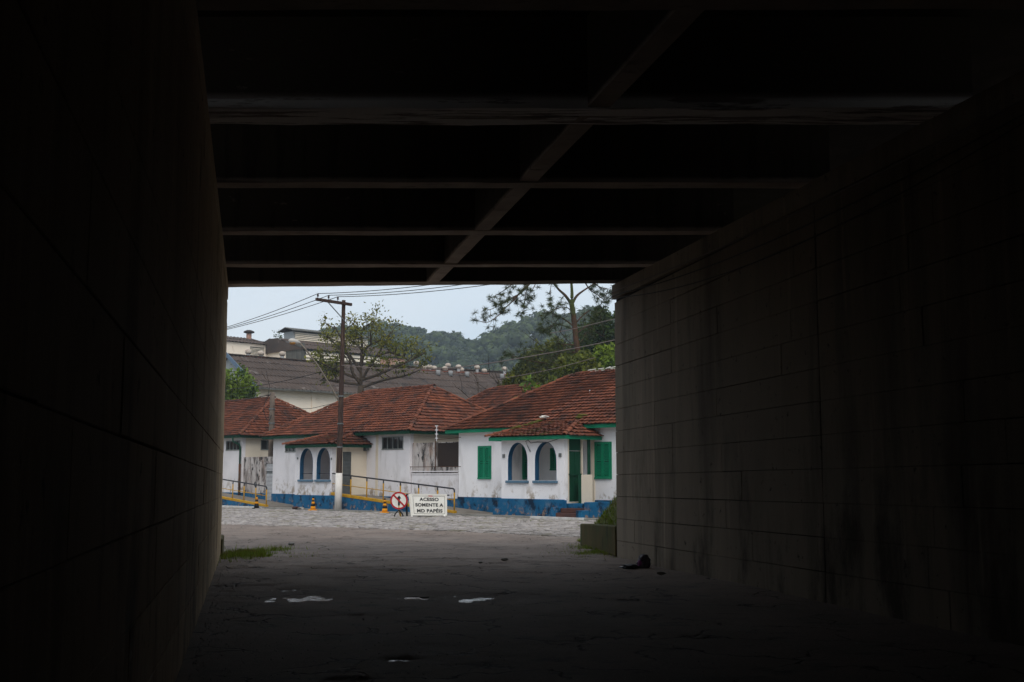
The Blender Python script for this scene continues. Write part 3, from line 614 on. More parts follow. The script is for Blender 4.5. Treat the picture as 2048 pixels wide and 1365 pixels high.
def shutters(parent, P, e, nrm, w, h, m='green', name='shutter'):
    def bx(x0, x1, z0, z1, d0, d1, mb):
        mb.hexa([P+e*x0+nrm*d0+Z3*z0, P+e*x1+nrm*d0+Z3*z0, P+e*x1+nrm*d1+Z3*z0, P+e*x0+nrm*d1+Z3*z0]+[P+e*x0+nrm*d0+Z3*z1, P+e*x1+nrm*d0+Z3*z1, P+e*x1+nrm*d1+Z3*z1, P+e*x0+nrm*d1+Z3*z1])
    for k in range(2):
        a = k*w/2+.004; b = (k+1)*w/2-.004; q = .055; f = MB()
        bx(a, b, 0, q, .02, .06, f); bx(a, b, h-q, h, .02, .06, f); bx(a, b, h*.5-q/2, h*.5+q/2, .02, .06, f); bx(a, a+q, q, h-q, .02, .061, f); bx(b-q, b, q, h-q, .02, .061, f)
        o = f.build(name, M[m], parent); bk = MB(); bx(a+q, b-q, q, h-q, .0, .012, bk); bk.build('shutter_shade_back', M['green_dark'], o); z = q+.02; me = None  # darker green backing paints in the shade between the slats
        zs = []
        while z < h-q-.03:
            if not (h*.5-q/2-.03 < z < h*.5+q/2): zs.append(z)
            z += .052
        for z in zs:
            if me is None:
                s_ = MB(); O = P+e*(a+q)+nrm*.018
                s_.hexa([Vector((0, 0, 0)), e*(b-a-2*q), e*(b-a-2*q)+nrm*.03-Z3*.03, nrm*.03-Z3*.03]+[Z3*.012, e*(b-a-2*q)+Z3*.012, e*(b-a-2*q)+nrm*.03-Z3*.018, nrm*.03-Z3*.018])
                me = mesh_of(s_.v, s_.f, M[m], 'slat')
            first('slat', me, o, Matrix.Translation(P+e*(a+q)+nrm*.018+Z3*(z+.03)))
    r = MB(); bx(-.05, w+.05, -.06, -.005, 0, .06, r); bx(-.05, -.004, -.005, h+.05, -.0, .035, r); bx(w+.004, w+.05, -.005, h+.05, 0, .035, r); bx(-.004, w+.004, h+.005, h+.05, 0, .035, r); r.build('shutter_surround', M[m], parent)
def house(C, L, Wd, ze, zr, label, wallm, porch, aR, aL, fascia, details, ntile, seed, zp=.68):
    """C right front wall corner; L length along the street; porch (s0,s1,depth,ztop)"""
    t = thing('terraced_house', label, 'house', pt(C, 0, 0)); ov = .42; zw = ze+.08
    s0, s1, pd, pz = porch
    front = details.get('front', [])
    w_ = MB(); w_.panel(pt(C, 0, 0), U2, -V2, [(0, 0), (L, 0), (L, zw), (0, zw)], [[(a, z0), (b, z0), (b, z1), (a, z1)] for (a, b, z0, z1) in front], .2)
    w_.build('front_wall', wallm, t)
    side = details.get('side', [])
    w_ = MB(); w_.panel(pt(C, 0, .2), V2, -U2, [(0, 0), (Wd-.4, 0), (Wd-.4, zw), (0, zw)], [[(a-.2, z0), (b-.2, z0), (b-.2, z1), (a-.2, z1)] for (a, b, z0, z1) in side], .2)
    w_.build('side_wall', M['cream'] if details.get('creamside') else wallm, t)
    w_ = MB(); w_.hbox(C, L-.2, L, .2, Wd-.2, 0, zw); w_.hbox(C, 0, L, Wd-.2, Wd, 0, zw); w_.build('rear_wall', wallm, t)
    m_ = MB(); m_.hbox(C, .2, L-.2, .21, Wd-.2, zw-.05, zw); m_.build('ceiling', M['plaster'], t)
    for bx_ in ((-.035, s0, -.035, -.0, 0, zp-.04), (s1, L+.035, -.035, -.0, 0, zp-.02), (-.035, 0, .0, 3, 0, details.get('zps', zp-.04))): m_ = MB(); m_.hbox(C, *bx_); m_.build('blue_plinth', M['blue'], t, bevel=.01)
    # porch
    q = pt(C, s0, -pd); holes = [arch_pts(a-s0, b-s0, 1.40, details.get('zsp', 2.18), 2.86) for a, b in aR]
    w_ = MB(); w_.panel(q, U2, -V2, [(0, .06), (s1-s0, .06), (s1-s0, pz), (0, pz)], holes, .2); w_.build('porch_front_wall', wallm, t)
    for a, b in aR:
        ap = arch_pts(a, b, 1.40, details.get('zsp', 2.18), 2.86); ap = ap[1:]+ap[:1]; l_ = MB(); n_ = len(ap)
        cs = (a+b)/2; inn = [((x-cs)*.975+cs, 1.40+(z-1.40)*.985) for x, z in ap]
        for i in range(n_-1):
            l_.hexa([pt(C, ap[i][0], -pd-.004, ap[i][1]), pt(C, ap[i][0], -pd+.206, ap[i][1]), pt(C, inn[i][0], -pd+.206, inn[i][1]), pt(C, inn[i][0], -pd-.004, inn[i][1]),
                     pt(C, ap[i+1][0], -pd-.004, ap[i+1][1]), pt(C, ap[i+1][0], -pd+.206, ap[i+1][1]), pt(C, inn[i+1][0], -pd+.206, inn[i+1][1]), pt(C, inn[i+1][0], -pd-.004, inn[i+1][1])])
        l_.build('arch_lining', M['blue_trim'], t)
        sl_ = MB(); sl_.hbox(C, a-.07, b+.07, -pd-.09, -pd+.22, 1.30, 1.395); sl_.build('arch_sill', M['sill_blue'], t, bevel=.01)
    sd_ = details.get('porch_side', [])
    w_ = MB(); w_.panel(pt(C, s0, -pd+.2), V2, -U2, [(0, .06), (pd-.2, .06), (pd-.2, pz), (0, pz)], [[(a-.2, z0), (b-.2, z0), (b-.2, z1), (a-.2, z1)] for (a, b, z0, z1) in sd_], .16); w_.build('porch_side_wall', M['cream'], t)
    w_ = MB(); w_.hbox(C, s1-.16, s1, -pd+.2, -.002, .06, pz); w_.build('porch_side_wall', wallm, t)
    m_ = MB(); m_.hbox(C, s0+.17, s1-.17, -pd+.21, -.01, .06, .56); m_.build('porch_floor', M['sidewalk_pale'], t)
    m_ = MB(); m_.hbox(C, s0+.17, s1-.17, -pd+.21, -.01, pz-.06, pz-.01); m_.build('porch_ceiling', M['plaster'], t)
    pe = .0 if not details.get('bigplinth') else .25
    m_ = MB(); m_.hbox(C, s0-.03, s1+.03, -pd-.045, -pd-.002, .02, zp); m_.hbox(C, s0-.04, s0-.002, -pd, -.04, .02, zp-.1) if not pe else m_.hbox(C, s0-.18, s1+.12, -pd-.10, -pd-.046, .02, zp-.02)
    m_.build('porch_plinth', M['blue'], t, bevel=.012)
    # roofs
    E = [pt(C, -ov, -ov, ze), pt(C, L+ov, -ov, ze), pt(C, L+ov, Wd+ov, ze), pt(C, -ov, Wd+ov, ze)]; hw = Wd/2
    hs = details.get('hip', (hw*.66, hw*.7)); r0 = pt(C, -ov+hs[0], hw, zr); r1 = pt(C, L+ov-hs[1], hw, zr)
    roof(t, 'main_roof', [[E[0], E[1], r1, r0], [E[3], E[0], r0], [E[2], E[3], r0, r1], [E[1], E[2], r1]], [(r0, r1), (E[0], r0), (E[1], r1), (E[3], r0), (E[2], r1)], ntile, seed)
    pz2 = pz-.0; po = .36; top = details.get('ptop', pz2+.75); hp = (pd+po)*.9
    A = pt(C, s0-po, -pd-po, pz2); Bp = pt(C, s1+po, -pd-po, pz2); A2 = pt(C, s0-po, -.0, pz2); B2 = pt(C, s1+po, -.0, pz2); ta = pt(C, s0+.75, -.0, top); tb = pt(C, s1-.75, -.0, top)
    roof(t, 'porch_roof', [[A, Bp, tb, ta], [A2, A, ta], [Bp, B2, tb]], [(A, ta), (Bp, tb)], details.get('nporch', 0), seed+5)
    fm = M[fascia]; m_ = MB()
    for (p, q, v0, v1) in ((-ov, L+ov, -ov, -ov+.03),): m_.hbox(C, p, q, v0, v1, ze-.13, ze+.015)
    m_.hbox(C, -ov, -ov+.03, -ov+.03, Wd+ov, ze-.13, ze+.015); m_.hbox(C, L+ov-.03, L+ov, -ov+.03, Wd+ov, ze-.13, ze+.015); m_.build('fascia_board', fm, t)
    m_ = MB(); m_.hbox(C, -ov+.03, L+ov-.03, -ov+.03, -.004, ze-.05, ze-.03); m_.hbox(C, -ov+.03, -.004, .0, Wd+ov, ze-.05, ze-.03); m_.build('soffit', M['green_dark'] if fascia == 'green_dark' else M['plaster'], t)
    m_ = MB(); m_.hbox(C, s0-po, s1+po, -pd-po, -pd-po+.03, pz2-.12, pz2+.015); m_.hbox(C, s0-po, s0-po+.03, -pd-po+.03, -.0, pz2-.12, pz2+.015); m_.hbox(C, s1+po-.03, s1+po, -pd-po+.03, -.0, pz2-.12, pz2+.015); m_.build('porch_fascia', fm, t)
    m_ = MB(); m_.hbox(C, s0-po+.03, s1+po-.03, -pd-po+.03, -pd-.004, pz2-.04, pz2-.02); m_.hbox(C, s0-po+.03, s0-.004, -pd, -.01, pz2-.04, pz2-.02); m_.build('porch_soffit', M['plaster'], t)
    for (a, b, z0, z1, n_) in details.get('win', []): window(t, C, pt(C, a, 0, z0), U2, -V2, b-a, z1-z0, n_)
    for (a, b, z0, z1, n_) in details.get('swin', []): window(t, C, pt(C, 0, a, z0), V2, -U2, b-a, z1-z0, n_)
    for (a, b, z0, z1) in details.get('shut', []): shutters(t, pt(C, a, -.002, z0), U2, -V2, b-a, z1-z0)
    return t
# --- right house with the green shutters
pdR = 1.76; sR0 = s_at(CR, -pdR, 1128, 900); sR1 = s_at(CR, -pdR, 1003, 900)
wl = (s_at(CR, 0, 981), s_at(CR, 0, 958)); wr = (s_at(CR, 0, 1222), s_at(CR, 0, 1192)); wi = (s_at(CR, 0, 1122), s_at(CR, 0, 1103))
arR = [(s_at(CR, -pdR, 1113), s_at(CR, -pdR, 1070)), (s_at(CR, -pdR, 1055), s_at(CR, -pdR, 1016))]
wb = (sR0+.30, sR0+1.0)
HR = house(CR, 11, 7.15, 3.52, 5.92, 'white house with green louvred shutters and green fascia at the right, red tiled roof', M['plaster_r'], (sR0, sR1, pdR, 3.06), arR, None, 'green',
    dict(shut=[(wl[0], wl[1], 1.5, 2.78), (wr[0], wr[1], 1.52, 2.82), (wi[0], wi[1], 1.85, 2.62)], porch_side=[(.28, .99, .6, 2.98), (1.06, 1.70, .6, 2.9)], inner=1, bigplinth=1, hip=(3.9, 3.98), ptop=3.72, nporch=100), 200, 1, .70)
va_ = v_at(CR, sR1-.16, 1046); shutters(HR, pt(CR, sR1-.162, va_+.62, 1.5), -V2, -U2, .62, 1.3)
# door leaves, drainpipe, steps of the right house
qd = pt(CR, sR0, -pdR); 
for k in range(2):
    a = .28+k*.355+.006; m_ = MB(); m_.hbox(CR, sR0+.05, sR0+.09, -pdR+a, -pdR+a+.343, .62, 2.5)
    for z in (.75, 1.5, 2.2): m_.hbox(CR, sR0+.035, sR0+.0505, -pdR+a+.05, -pdR+a+.29, z, z+.5) if z < 2.2 else None
    m_.build('door_leaf', M['green_dark'], HR, bevel=.004)
m_ = MB(); m_.hbox(CR, sR0+.05, sR0+.08, -pdR+.286, -pdR+.984, 2.53, 2.97); m_.build('door_transom', M['green_dark'], HR)
m_ = MB(); m_.hbox(CR, sR0-.02, sR0+.03, -pdR+.25, -pdR+.99, 1.60, 1.66); m_.build('door_rail', M['green_dark'], HR)
m_ = MB(); m_.bar(pt(CR, sR0-.06, -pdR+1.33, 1.5), pt(CR, sR0-.06, -pdR+1.33, 3.0), .12); m_.build('porch_post', M['green_dark'], HR)
m_ = MB(); m_.hbox(CR, sR0-.40, sR0-.30, -pdR+.5, -pdR+1.15, .55, 1.62); m_.hbox(CR, sR0-.30, sR0-.0, -pdR+1.05, -pdR+1.15, .55, 1.62); m_.build('stair_parapet', M['cream'], HR, bevel=.01)
m_ = MB(); m_.hbox(CR, sR0-.42, sR0-.33, -pdR+.42, -pdR+.49, .1, 1.62); m_.build('parapet_post', M['green_dark'], HR)
for k in range(3):
    m_ = MB(); m_.hbox(CR, sR0-1.05, sR0-.045, -pdR-.28+k*.27-.25, -pdR+.62, .062+.0+k*.165 if k else .064, .062+(k+1)*.165); m_.build('stair_step', M['step_red'] if k != 2 else M['blue'], HR, bevel=.012)
m_ = MB(); m_.hbox(CR, sR0-1.35, sR0-1.06, -pdR-.1, -.05, .063, .62); m_.hbox(CR, sR0-1.34, sR0-1.07, -pdR-.55, -pdR-.11, .063, .33); m_.hbox(CR, sR0-1.05, sR0-.05, -pdR+.63, -.05, .063, .56); m_.build('stair_cheek', M['blue'], HR, bevel=.012)
m_ = MB(); m_.hbox(CR, sR0-.02, sR0+.28, -pdR-.42, -pdR-.105, .063, .42); m_.hbox(CR, sR1-.05, sR1+.35, -pdR-.15, -.05, .063, .33); m_.build('plinth_step', M['blue'], HR, bevel=.012)
for px_l in (1008, 1121):
    a = s_at(CR, -pdR, px_l); m_ = MB(); m_.hbox(CR, a-.06, a+.06, -pdR-.05, -pdR-.002, 2.28, 2.42); m_.build('meter_plate', M['metal_grey'], HR, bevel=.008)
m_ = MB(); a = s_at(CR, -pdR, 1057); b_ = s_at(CR, -pdR, 1128)
m_.tube([pt(CR, a, -pdR-.02, 2.95), pt(CR, a-.15, -pdR-.03, 2.83), pt(CR, a-.5, -pdR-.02, 2.86), pt(CR, a-1.0, -pdR-.02, 2.83), pt(CR, b_+.3, -pdR-.02, 2.95), pt(CR, b_, -pdR-.03, 3.0)], .011, 5)
m_.tube([pt(CR, a, -pdR-.02, 2.95), pt(CR, a+.12, -pdR-.03, 2.9), pt(CR, a+.02, -pdR-.02, 2.7), pt(CR, a-.12, -pdR-.02, 2.5)], .012, 5); m_.build('loose_wiring', M['wire'], HR, True)
m_ = MB(); q = pt(CR, s_at(CR, 2, 1183, 800), 1.9, 0); zz = zat(812, q.y); m_.tube([q+Z3*(zz-.2), q+Z3*zat(780, q.y)], .02, 5); m_.build('roof_rod', M['white_metal'], HR)
# pale broken caps and mortar on the ridge, moss on the porch hips
def mossy(C, pts, name, m, par, r, seed):
    for i, p in enumerate(pts): blob(p, r*random.uniform(.7, 1.3), 2, seed+i, (1.3, 1.1, .4), .5).build(name, m, par, True)
random.seed(21)
pzR = 3.06; tb_ = pt(CR, sR1-.75, 0, 3.72); Bp_ = pt(CR, sR1+.36, -pdR-.36, pzR); ta_ = pt(CR, sR0+.75, 0, 3.72); A_ = pt(CR, sR0-.36, -pdR-.36, pzR)
mossy(CR, [tb_.lerp(Bp_, f)+Vector((random.uniform(-.05, .05), -.03, .11)) for f in (.1, .2, .28, .36, .45, .52, .6)], 'moss_clump', M['moss'], HR, .13, 40)
mossy(CR, [ta_.lerp(pt(CR, sR0-.36, -.05, pzR), f)+Vector((0, -.05, .12)) for f in (.0, .15, .3, .45)]+[ta_+Vector((.1, 0, .2))], 'moss_clump', M['moss'], HR, .13, 60)
for i, f in enumerate((.02, .12)): 
    m_ = MB(); q = tb_.lerp(Bp_, f)+Vector((.15*i, -.1, .24+.02*i)); m_.bar(q-V2*.2-U2*.1, q+V2*.22+U2*.05-Z3*.02, .16, .05); m_.build('broken_pale_tile', M['sign_white'], HR, bevel=.01)
rr0 = pt(CR, -.42+3.9, 7.15/2, 5.92)
for i in range(13):
    a = s_at(CR, 7.15/2, 1178+i*5.0, 745); m_ = MB(); q = pt(CR, a, 7.15/2-.05, 6.06+random.uniform(-.04, .05)); m_.bar(q, q-U2*random.uniform(.2, .45)+Z3*random.uniform(-.05, .07), .035, .03); m_.build('mortar_remnant', M['sign_white'], HR)
# --- middle house
pdM = 1.98; sM0 = s_at(CM, -pdM, 664, 950); sM1 = s_at(CM, -pdM, 590, 950)
arM = [(s_at(CM, -pdM, 660), s_at(CM, -pdM, 633)), (s_at(CM, -pdM, 625.5), s_at(CM, -pdM, 599.5))]
w4 = (s_at(CM, 0, 806), s_at(CM, 0, 763.5)); wlm = (s_at(CM, 0, 592, 890), s_at(CM, 0, 571, 890))
dv = (v_at(CM, sM0, 685)+pdM, v_at(CM, sM0, 702)+pdM)
HM = house(CM, 11, 7.15, 3.58, 5.90, 'middle house, white with tiled roof, behind the wooden pole and the longer railed ramp', M['plaster'], (sM0, sM1, pdM, 3.0), arM, None, 'green_dark',
    dict(front=[(w4[0], w4[1], 2.78, 3.36), (wlm[0], wlm[1], 2.78, 3.30)], win=[(w4[0], w4[1], 2.78, 3.36, 4), (wlm[0], wlm[1], 2.78, 3.30, 3)], porch_side=[(dv[0], dv[1], .72, 2.68)], creamside=1, hip=(3.0, 3.3), ptop=3.62, zps=.55), 300, 2, .68)
m_ = MB(); m_.hbox(CM, sM0+.03, sM0+.07, -pdM+dv[0], -pdM+dv[1], .72, 2.68); lo = m_.build('louvred_door', M['metal_grey'], HM)
me = None
for i in range(30):
    z = .75+i*.064
    if me is None:
        s_ = MB(); s_.hexa([Vector((0, 0, 0)), V2*(dv[1]-dv[0]), V2*(dv[1]-dv[0])-U2*.035-Z3*.03, -U2*.035-Z3*.03]+[Z3*.02, V2*(dv[1]-dv[0])+Z3*.02, V2*(dv[1]-dv[0])-U2*.035-Z3*.01, -U2*.035-Z3*.01]); me = mesh_of(s_.v, s_.f, M['metal_grey'], 'slat')
    first('slat', me, lo, Matrix.Translation(pt(CM, sM0+.03, -pdM+dv[0], z+.03)))
va = v_at(CM, sM0, 726)  # small tilted window near the inner corner
f = MB(); P0 = pt(CM, sM0-.01, va, 2.75); P1 = pt(CM, sM0-.01, -.03, 2.75)
for a, b in ((P0, P0+Z3*.52), (P1, P1+Z3*.52), (P0, P1), (P0+Z3*.52, P1+Z3*.52)): f.bar(a-U2*.02, b-U2*.02, .035)
wo = f.build('tilted_window', M['frame'], HM); g = MB(); g.hexa([P0-U2*.012, P1-U2*.012, P1-U2*.004, P0-U2*.004]+[q+Z3*.52 for q in (P0-U2*.012, P1-U2*.012, P1-U2*.004, P0-U2*.004)]); g.build('pane', M['glass'], wo)
g = MB(); g.hexa([P0-U2*.22-V2*.02, P1-U2*.22, P1-U2*.19, P0-U2*.19-V2*.02]+[q+Z3*.52 for q in (P0-U2*.05, P1-U2*.05, P1-U2*.03, P0-U2*.03)]); g.build('tilted_sash', M['frame'], HM)
for a, b in arM:
    m_ = MB(); m_.tube([pt(CM, a-.02, -pdM+.12, 1.68), pt(CM, b+.02, -pdM+.12, 1.68)], .015, 6); m_.build('arch_bar', M['rail_black'], HM)
for px_l, z in ((595, 2.35), (663, 2.3)):
    a = s_at(CM, -pdM, px_l); m_ = MB(); m_.hbox(CM, a-.035, a+.035, -pdM-.04, -pdM-.002, z, z+.1); m_.build('meter_plate', M['metal_grey'], HM, bevel=.006)
a = s_at(CM, 0, 756); b = s_at(CM, 0, 751); m_ = MB(); m_.hbox(CM, a, b, -.012, -.001, .66, 3.5); m_.build('cream_strip', M['cream'], HM)
# --- left house
zL = 3.72
HL = house(CL, 11, 7.15, zL, 5.98, 'farthest white house at the left edge, with green and rusty downpipe at its corner', M['plaster'], (3.2, 6.1, 1.98, 3.05), [(3.6, 4.5), (4.8, 5.7)], None, 'green_dark',
    dict(front=[(.22, 1.62, 2.95, 3.46)], win=[(.22, 1.62, 2.95, 3.46, 4)], side=[(1.15, 1.98, 2.98, 3.5)], swin=[(1.15, 1.98, 2.98, 3.5, 2)], creamside=1, hip=(3.0, 3.3), ptop=3.7), 0, 3, .72)
m_ = MB(); m_.tube([pt(CL, .3, -.42, 3.6), pt(CL, .3, -.40, 3.4), pt(CL, .1, -.15, 3.25), pt(CL, .08, -.08, 3.1), pt(CL, .08, -.08, 2.2)], .05, 8); m_.build('downpipe', M['green_dark'], HL, True)
m_ = MB(); m_.tube([pt(CL, .08, -.08, 2.21), pt(CL, .08, -.08, .3)], .062, 8); m_.build('rusty_downpipe', M['rust'], HL, True)
# --- back house roof peeking between
CBk = (float(atY(952, 830, 66).x)+.0, 66.); CBk = (-1.5, 62.5)
HB = thing('rear_house', 'low red tiled hip roof showing in the gap between the middle and right houses', 'house', pt(CBk, 0, 0))
m_ = MB(); m_.hbox(CBk, 0, 5.0, 0, 6, 0, 4.1); m_.build('wall', M['cream'], HB)
E = [pt(CBk, -3.4, -.4, 4.15), pt(CBk, 5.4, -.4, 4.15), pt(CBk, 5.4, 6.4, 4.15), pt(CBk, -3.4, 6.4, 4.15)]; r1 = atY(985, 778, 65.5); r0 = pt((r1.x, r1.y), -3.5, 0, r1.z)
m_ = MB(); m_.hbox(CBk, -3, 0, 0, 6, 0, 4.1); m_.build('wall', M['cream'], HB)
roof(HB, 'main_roof', [[E[0], E[1], r1, r0], [E[3], E[0], r0], [E[2], E[3], r0, r1], [E[1], E[2], r1]], [(r0, r1), (E[0], r0), (E[1], r1)], 0, 9)
# --- yard walls between the houses
g1_ = thing('yard_wall', 'stained wall with a dark roller screen between the middle and right houses', 'wall', pt(CM, -1.6, 0))
sc0 = s_at(CM, .12, 918); sc1 = s_at(CM, .12, 874.5); zt = 3.05
m_ = MB(); m_.panel(pt(CM, sc0-.05, .12), U2, -V2, [(0, 0), (-sc0-.0, 0), (-sc0, zt), (0, zt)], [[(.06, 1.98), (sc1-sc0+.05, 1.98), (sc1-sc0+.05, zt-.04), (.06, zt-.04)]], .18); m_.build('wall_body', M['stained'], g1_)
m_ = MB(); m_.hbox(CM, sc0+.01, sc1-.0, .16, .19, 1.98, zt-.04); m_.build('roller_screen', M['shade'], g1_)
m_ = MB(); m_.hbox(CM, sc0, -.05, .05, .115, 1.62, 1.68); m_.hbox(CM, sc0, -.05, .03, .115, 1.74, 1.79); m_.build('moulding', M['plaster'], g1_, bevel=.008)
m_ = MB(); m_.hbox(CM, sc0, -.05, .07, .118, 0, 1.61); m_.build('wall_base', M['plaster'], g1_)
m_ = MB(); m_.hbox(CM, sc0, -.05, .03, .068, 0, .6); m_.build('blue_plinth', M['blue'], g1_)
m_ = MB(); m_.tube([pt(CM, sc0-.25, .0, 1.97), pt(CM, 0, .0, 1.97)], .014, 5); m_.tube([pt(CM, sc0-.25, .0, zt+.18), pt(CM, sc1, .0, zt+.1)], .014, 5); m_.tube([pt(CM, sc1, .0, 1.8), pt(CM, sc1, .0, zt+.2)], .02, 5); m_.build('guide_rod', M['rust'], g1_)
a = s_at(CM, -.05, 872.5); rk = thing('insulator_rack', 'thin white insulator rod fixed above the roller screen', 'insulator rack', pt(CM, a, -.05, 2.9))
m_ = MB(); m_.tube([pt(CM, a, -.05, 3.1), pt(CM, a, -.05, zat(853, 52)), ], .022, 6); m_.build('rod', M['white_metal'], rk)
for i in range(4): m_ = MB(); q = pt(CM, a, -.05, 3.22+i*.18); m_.bar(q-Vector((.07, 0, 0)), q+Vector((.07, 0, 0)), .035); m_.build('insulator', M['white_metal'], rk)
g2_ = thing('yard_wall', 'heavily stained low wall with a white slatted gate between the left and middle houses', 'wall', pt(CL, -1.6, 0))
ga = s_at(CL, .1, 546); gb = s_at(CL, .1, 532.5); zg = 2.56
m_ = MB(); m_.panel(pt(CL, -2.95, .1), U2, -V2, [(0, 0), (2.95, 0), (2.95, zg), (0, zg)], [[(ga+2.95, .22), (gb+2.95, .22), (gb+2.95, 2.2), (ga+2.95, 2.2)]], .16); m_.build('wall_body', M['stained'], g2_)
for bx_ in ((gb+.05, -.0), (-2.9, ga-.05)): m_ = MB(); m_.hbox(CL, *bx_, .06, .098, 0, .66); m_.build('blue_plinth', M['blue'], g2_)
m_ = MB(); m_.hbox(CL, ga, gb, .13, .15, .22, 2.2); go = m_.build('slatted_gate', M['metal_grey'], g2_)
s_ = MB(); s_.hexa([Vector((0, 0, 0)), U2*(gb-ga), U2*(gb-ga)-V2*.03, -V2*.03]+[q+Z3*.04 for q in (Vector((0, 0, 0)), U2*(gb-ga), U2*(gb-ga)-V2*.03, -V2*.03)]); me = mesh_of(s_.v, s_.f, M['white_metal'], 'slat')
for i in range(28):
    z = .25+i*.069
    if 21 <= i <= 22: continue
    first('slat', me, go, Matrix.Translation(pt(CL, ga, .128, z)))
# --- ramps
def ramp(C, s_hi, s_lo, zt_, posts, label, seed, ext=0):
    t = thing('access_ramp', label, 'ramp', pt(C, s_lo, -2)); vo = -2.02; sl_ = lambda s: .075+(zt_-.075)*(s-s_lo)/(s_hi-s_lo)
    m_ = MB(); m_.hexa([pt(C, s_lo, vo, 0), pt(C, s_lo, -.06, 0), pt(C, s_hi, -.06, 0), pt(C, s_hi, vo, 0), pt(C, s_lo, vo, .072), pt(C, s_lo, -.06, .072), pt(C, s_hi, -.06, zt_), pt(C, s_hi, vo, zt_)]); m_.build('ramp_slab', M['sidewalk'], t)
    m_ = MB(); m_.hexa([pt(C, s_lo, vo-.035, 0), pt(C, s_lo, vo-.002, 0), pt(C, s_hi, vo-.002, 0), pt(C, s_hi, vo-.035, 0), pt(C, s_lo, vo-.035, .06), pt(C, s_lo, vo-.002, .06), pt(C, s_hi, vo-.002, zt_-.01), pt(C, s_hi, vo-.035, zt_-.01)]); m_.build('ramp_side', M['blue'], t)
    m_ = MB(); m_.hexa([pt(C, s_lo, vo-.045, .062), pt(C, s_lo, vo+.13, .062), pt(C, s_hi, vo+.13, zt_-.0), pt(C, s_hi, vo-.045, zt_-.0), pt(C, s_lo, vo-.045, .17), pt(C, s_lo, vo+.13, .17), pt(C, s_hi, vo+.13, zt_+.13), pt(C, s_hi, vo-.045, zt_+.13)]); m_.build('ramp_kerb', M['yellow'], t, bevel=.01)
    hr = MB(); e0 = posts[0]; zr_ = lambda s: sl_(s)+.98
    P = [pt(C, e0, vo+.04, zr_(e0)-.10), pt(C, e0+.03, vo+.04, zr_(e0)-.02), pt(C, e0+.1, vo+.04, zr_(e0))]+[pt(C, s, vo+.04, zr_(s)) for s in (s_hi,)]; hr.tube(P, .032, 8); hr.build('handrail', M['rail_black'], t, True)
    m_ = MB(); m_.tube([pt(C, e0, vo+.04, sl_(e0)+.52), pt(C, s_hi, vo+.04, sl_(s_hi)+.52)], .018, 6); m_.build('middle_rail', M['yellow'], t, True)
    for i, s in enumerate(posts):
        m_ = MB(); m_.tube([pt(C, s, vo+.04, sl_(s)+.05), pt(C, s, vo+.04, zr_(s)-.16)], .03, 8); p = m_.build('post', M['yellow'], t, True)
        m_ = MB(); m_.tube([pt(C, s, vo+.04, zr_(s)-.165), pt(C, s, vo+.04, zr_(s)-.03)], .028, 8); m_.build('post_top', M['rail_black'], p, True)
pm = [s_at(CM, -1.98, p) for p in (909, 875.5, 837.5, 801, 767, 734, 702)]
ramp(CM, sM0-.05, pm[0]-.06, .70, pm, 'long blue sided ramp with yellow kerb and posts beside the middle house', 1)
pl = [s_at(CL, -1.98, p) for p in (534, 512.5, 489, 466.5, 443)]
ramp(CL, 3.1, pl[0]-.06, .78, pl, 'blue sided yellow railed ramp at the far left in front of the farthest house', 2)
# ------------------------------------------------------------------ poles, lamp and wires
def pole(name, label, base, top, r0, r1, mw, white=0):
    t = thing(name, label, 'utility pole', base); m_ = MB(); n = 8; P = [base.lerp(top, i/n) for i in range(n+1)]
    m_.tube(P, r0, 12, r1); m_.build('pole_shaft', M[mw], t, True)
    if white:
        q = base.lerp(top, white); m_ = MB(); m_.tube([base, q], r0+.02, 14, r0+.006); m_.build('whitewashed_base', M['pole_white'], t, True)
    return t
PB = gnd(676, 1023); PT = atY(687.5, 601, PB.y)
P1 = pole('utility_pole', 'tall wooden utility pole with a cross arm and whitewashed base', PB, PT, .145, .085, 'wood', .178)
PT0 = PT
arm = lambda a: Vector((PT.x, PT.y, PT.z-.17))+V2*a+Z3*(-.02*a)-U2*.12
m_ = MB(); m_.bar(arm(-1.62), arm(.36), .11, .13); m_.build('cross_arm', M['wood'], P1, bevel=.01)
m_ = MB(); m_.bar(arm(-.95)-Z3*.06, PB.lerp(PT, .9)-U2*.1, .035); m_.build('arm_brace', M['metal_grey'], P1)
ins = []
for a in (-1.52, -.93, -.42):
    q = arm(a)+Z3*.065; m_ = MB(); m_.lathe(q, [(.015, 0), (.015, .06), (.05, .07), (.035, .1), (.05, .12), (.035, .15), (.045, .18), (.02, .21)], 10); m_.build('insulator', M['porcelain'], P1, True); ins.append(q+Z3*.2)
for f in (.41, .30, .54):
    q = PB.lerp(PT, f); m_ = MB(); m_.lathe(q-Z3*.03, [(.145, 0), (.145, .06)], 12); m_.build('steel_band', M['metal_grey'], P1)
# street lamp on its bracket (part of the pole)
lb = PB.lerp(PT, .50); lt = atY(600, 689.5, (PB.y-1.7)); hd = atY(578, 684, lt.y-.5)
pts = [lb.lerp(lt, i/8)+Z3*.22*math.sin(math.pi*i/8*.9) for i in range(9)]
t = thing('street_lamp', 'street lamp with a pale hood on a long curved arm from the wooden pole', 'street lamp', lb)
m_ = MB(); m_.tube(pts, .035, 8); m_.build('lamp_arm', M['arm_beige'], t, True)
d = (hd-lt).normalized(); sd2 = d.cross(Z3).normalized(); up2 = sd2.cross(d); hl = .62
m_ = MB(); prof = [(0, .04), (.08, .06), (.2, .10), (.38, .125), (.52, .11), (.62, .05)]
k0 = 0; n = 10
for (l, r) in prof:
    for j in range(n): aa = 2*math.pi*j/n; m_.v.append(tuple(pts[-1]+d*l+sd2*math.cos(aa)*r*1.25+up2*math.sin(aa)*r))
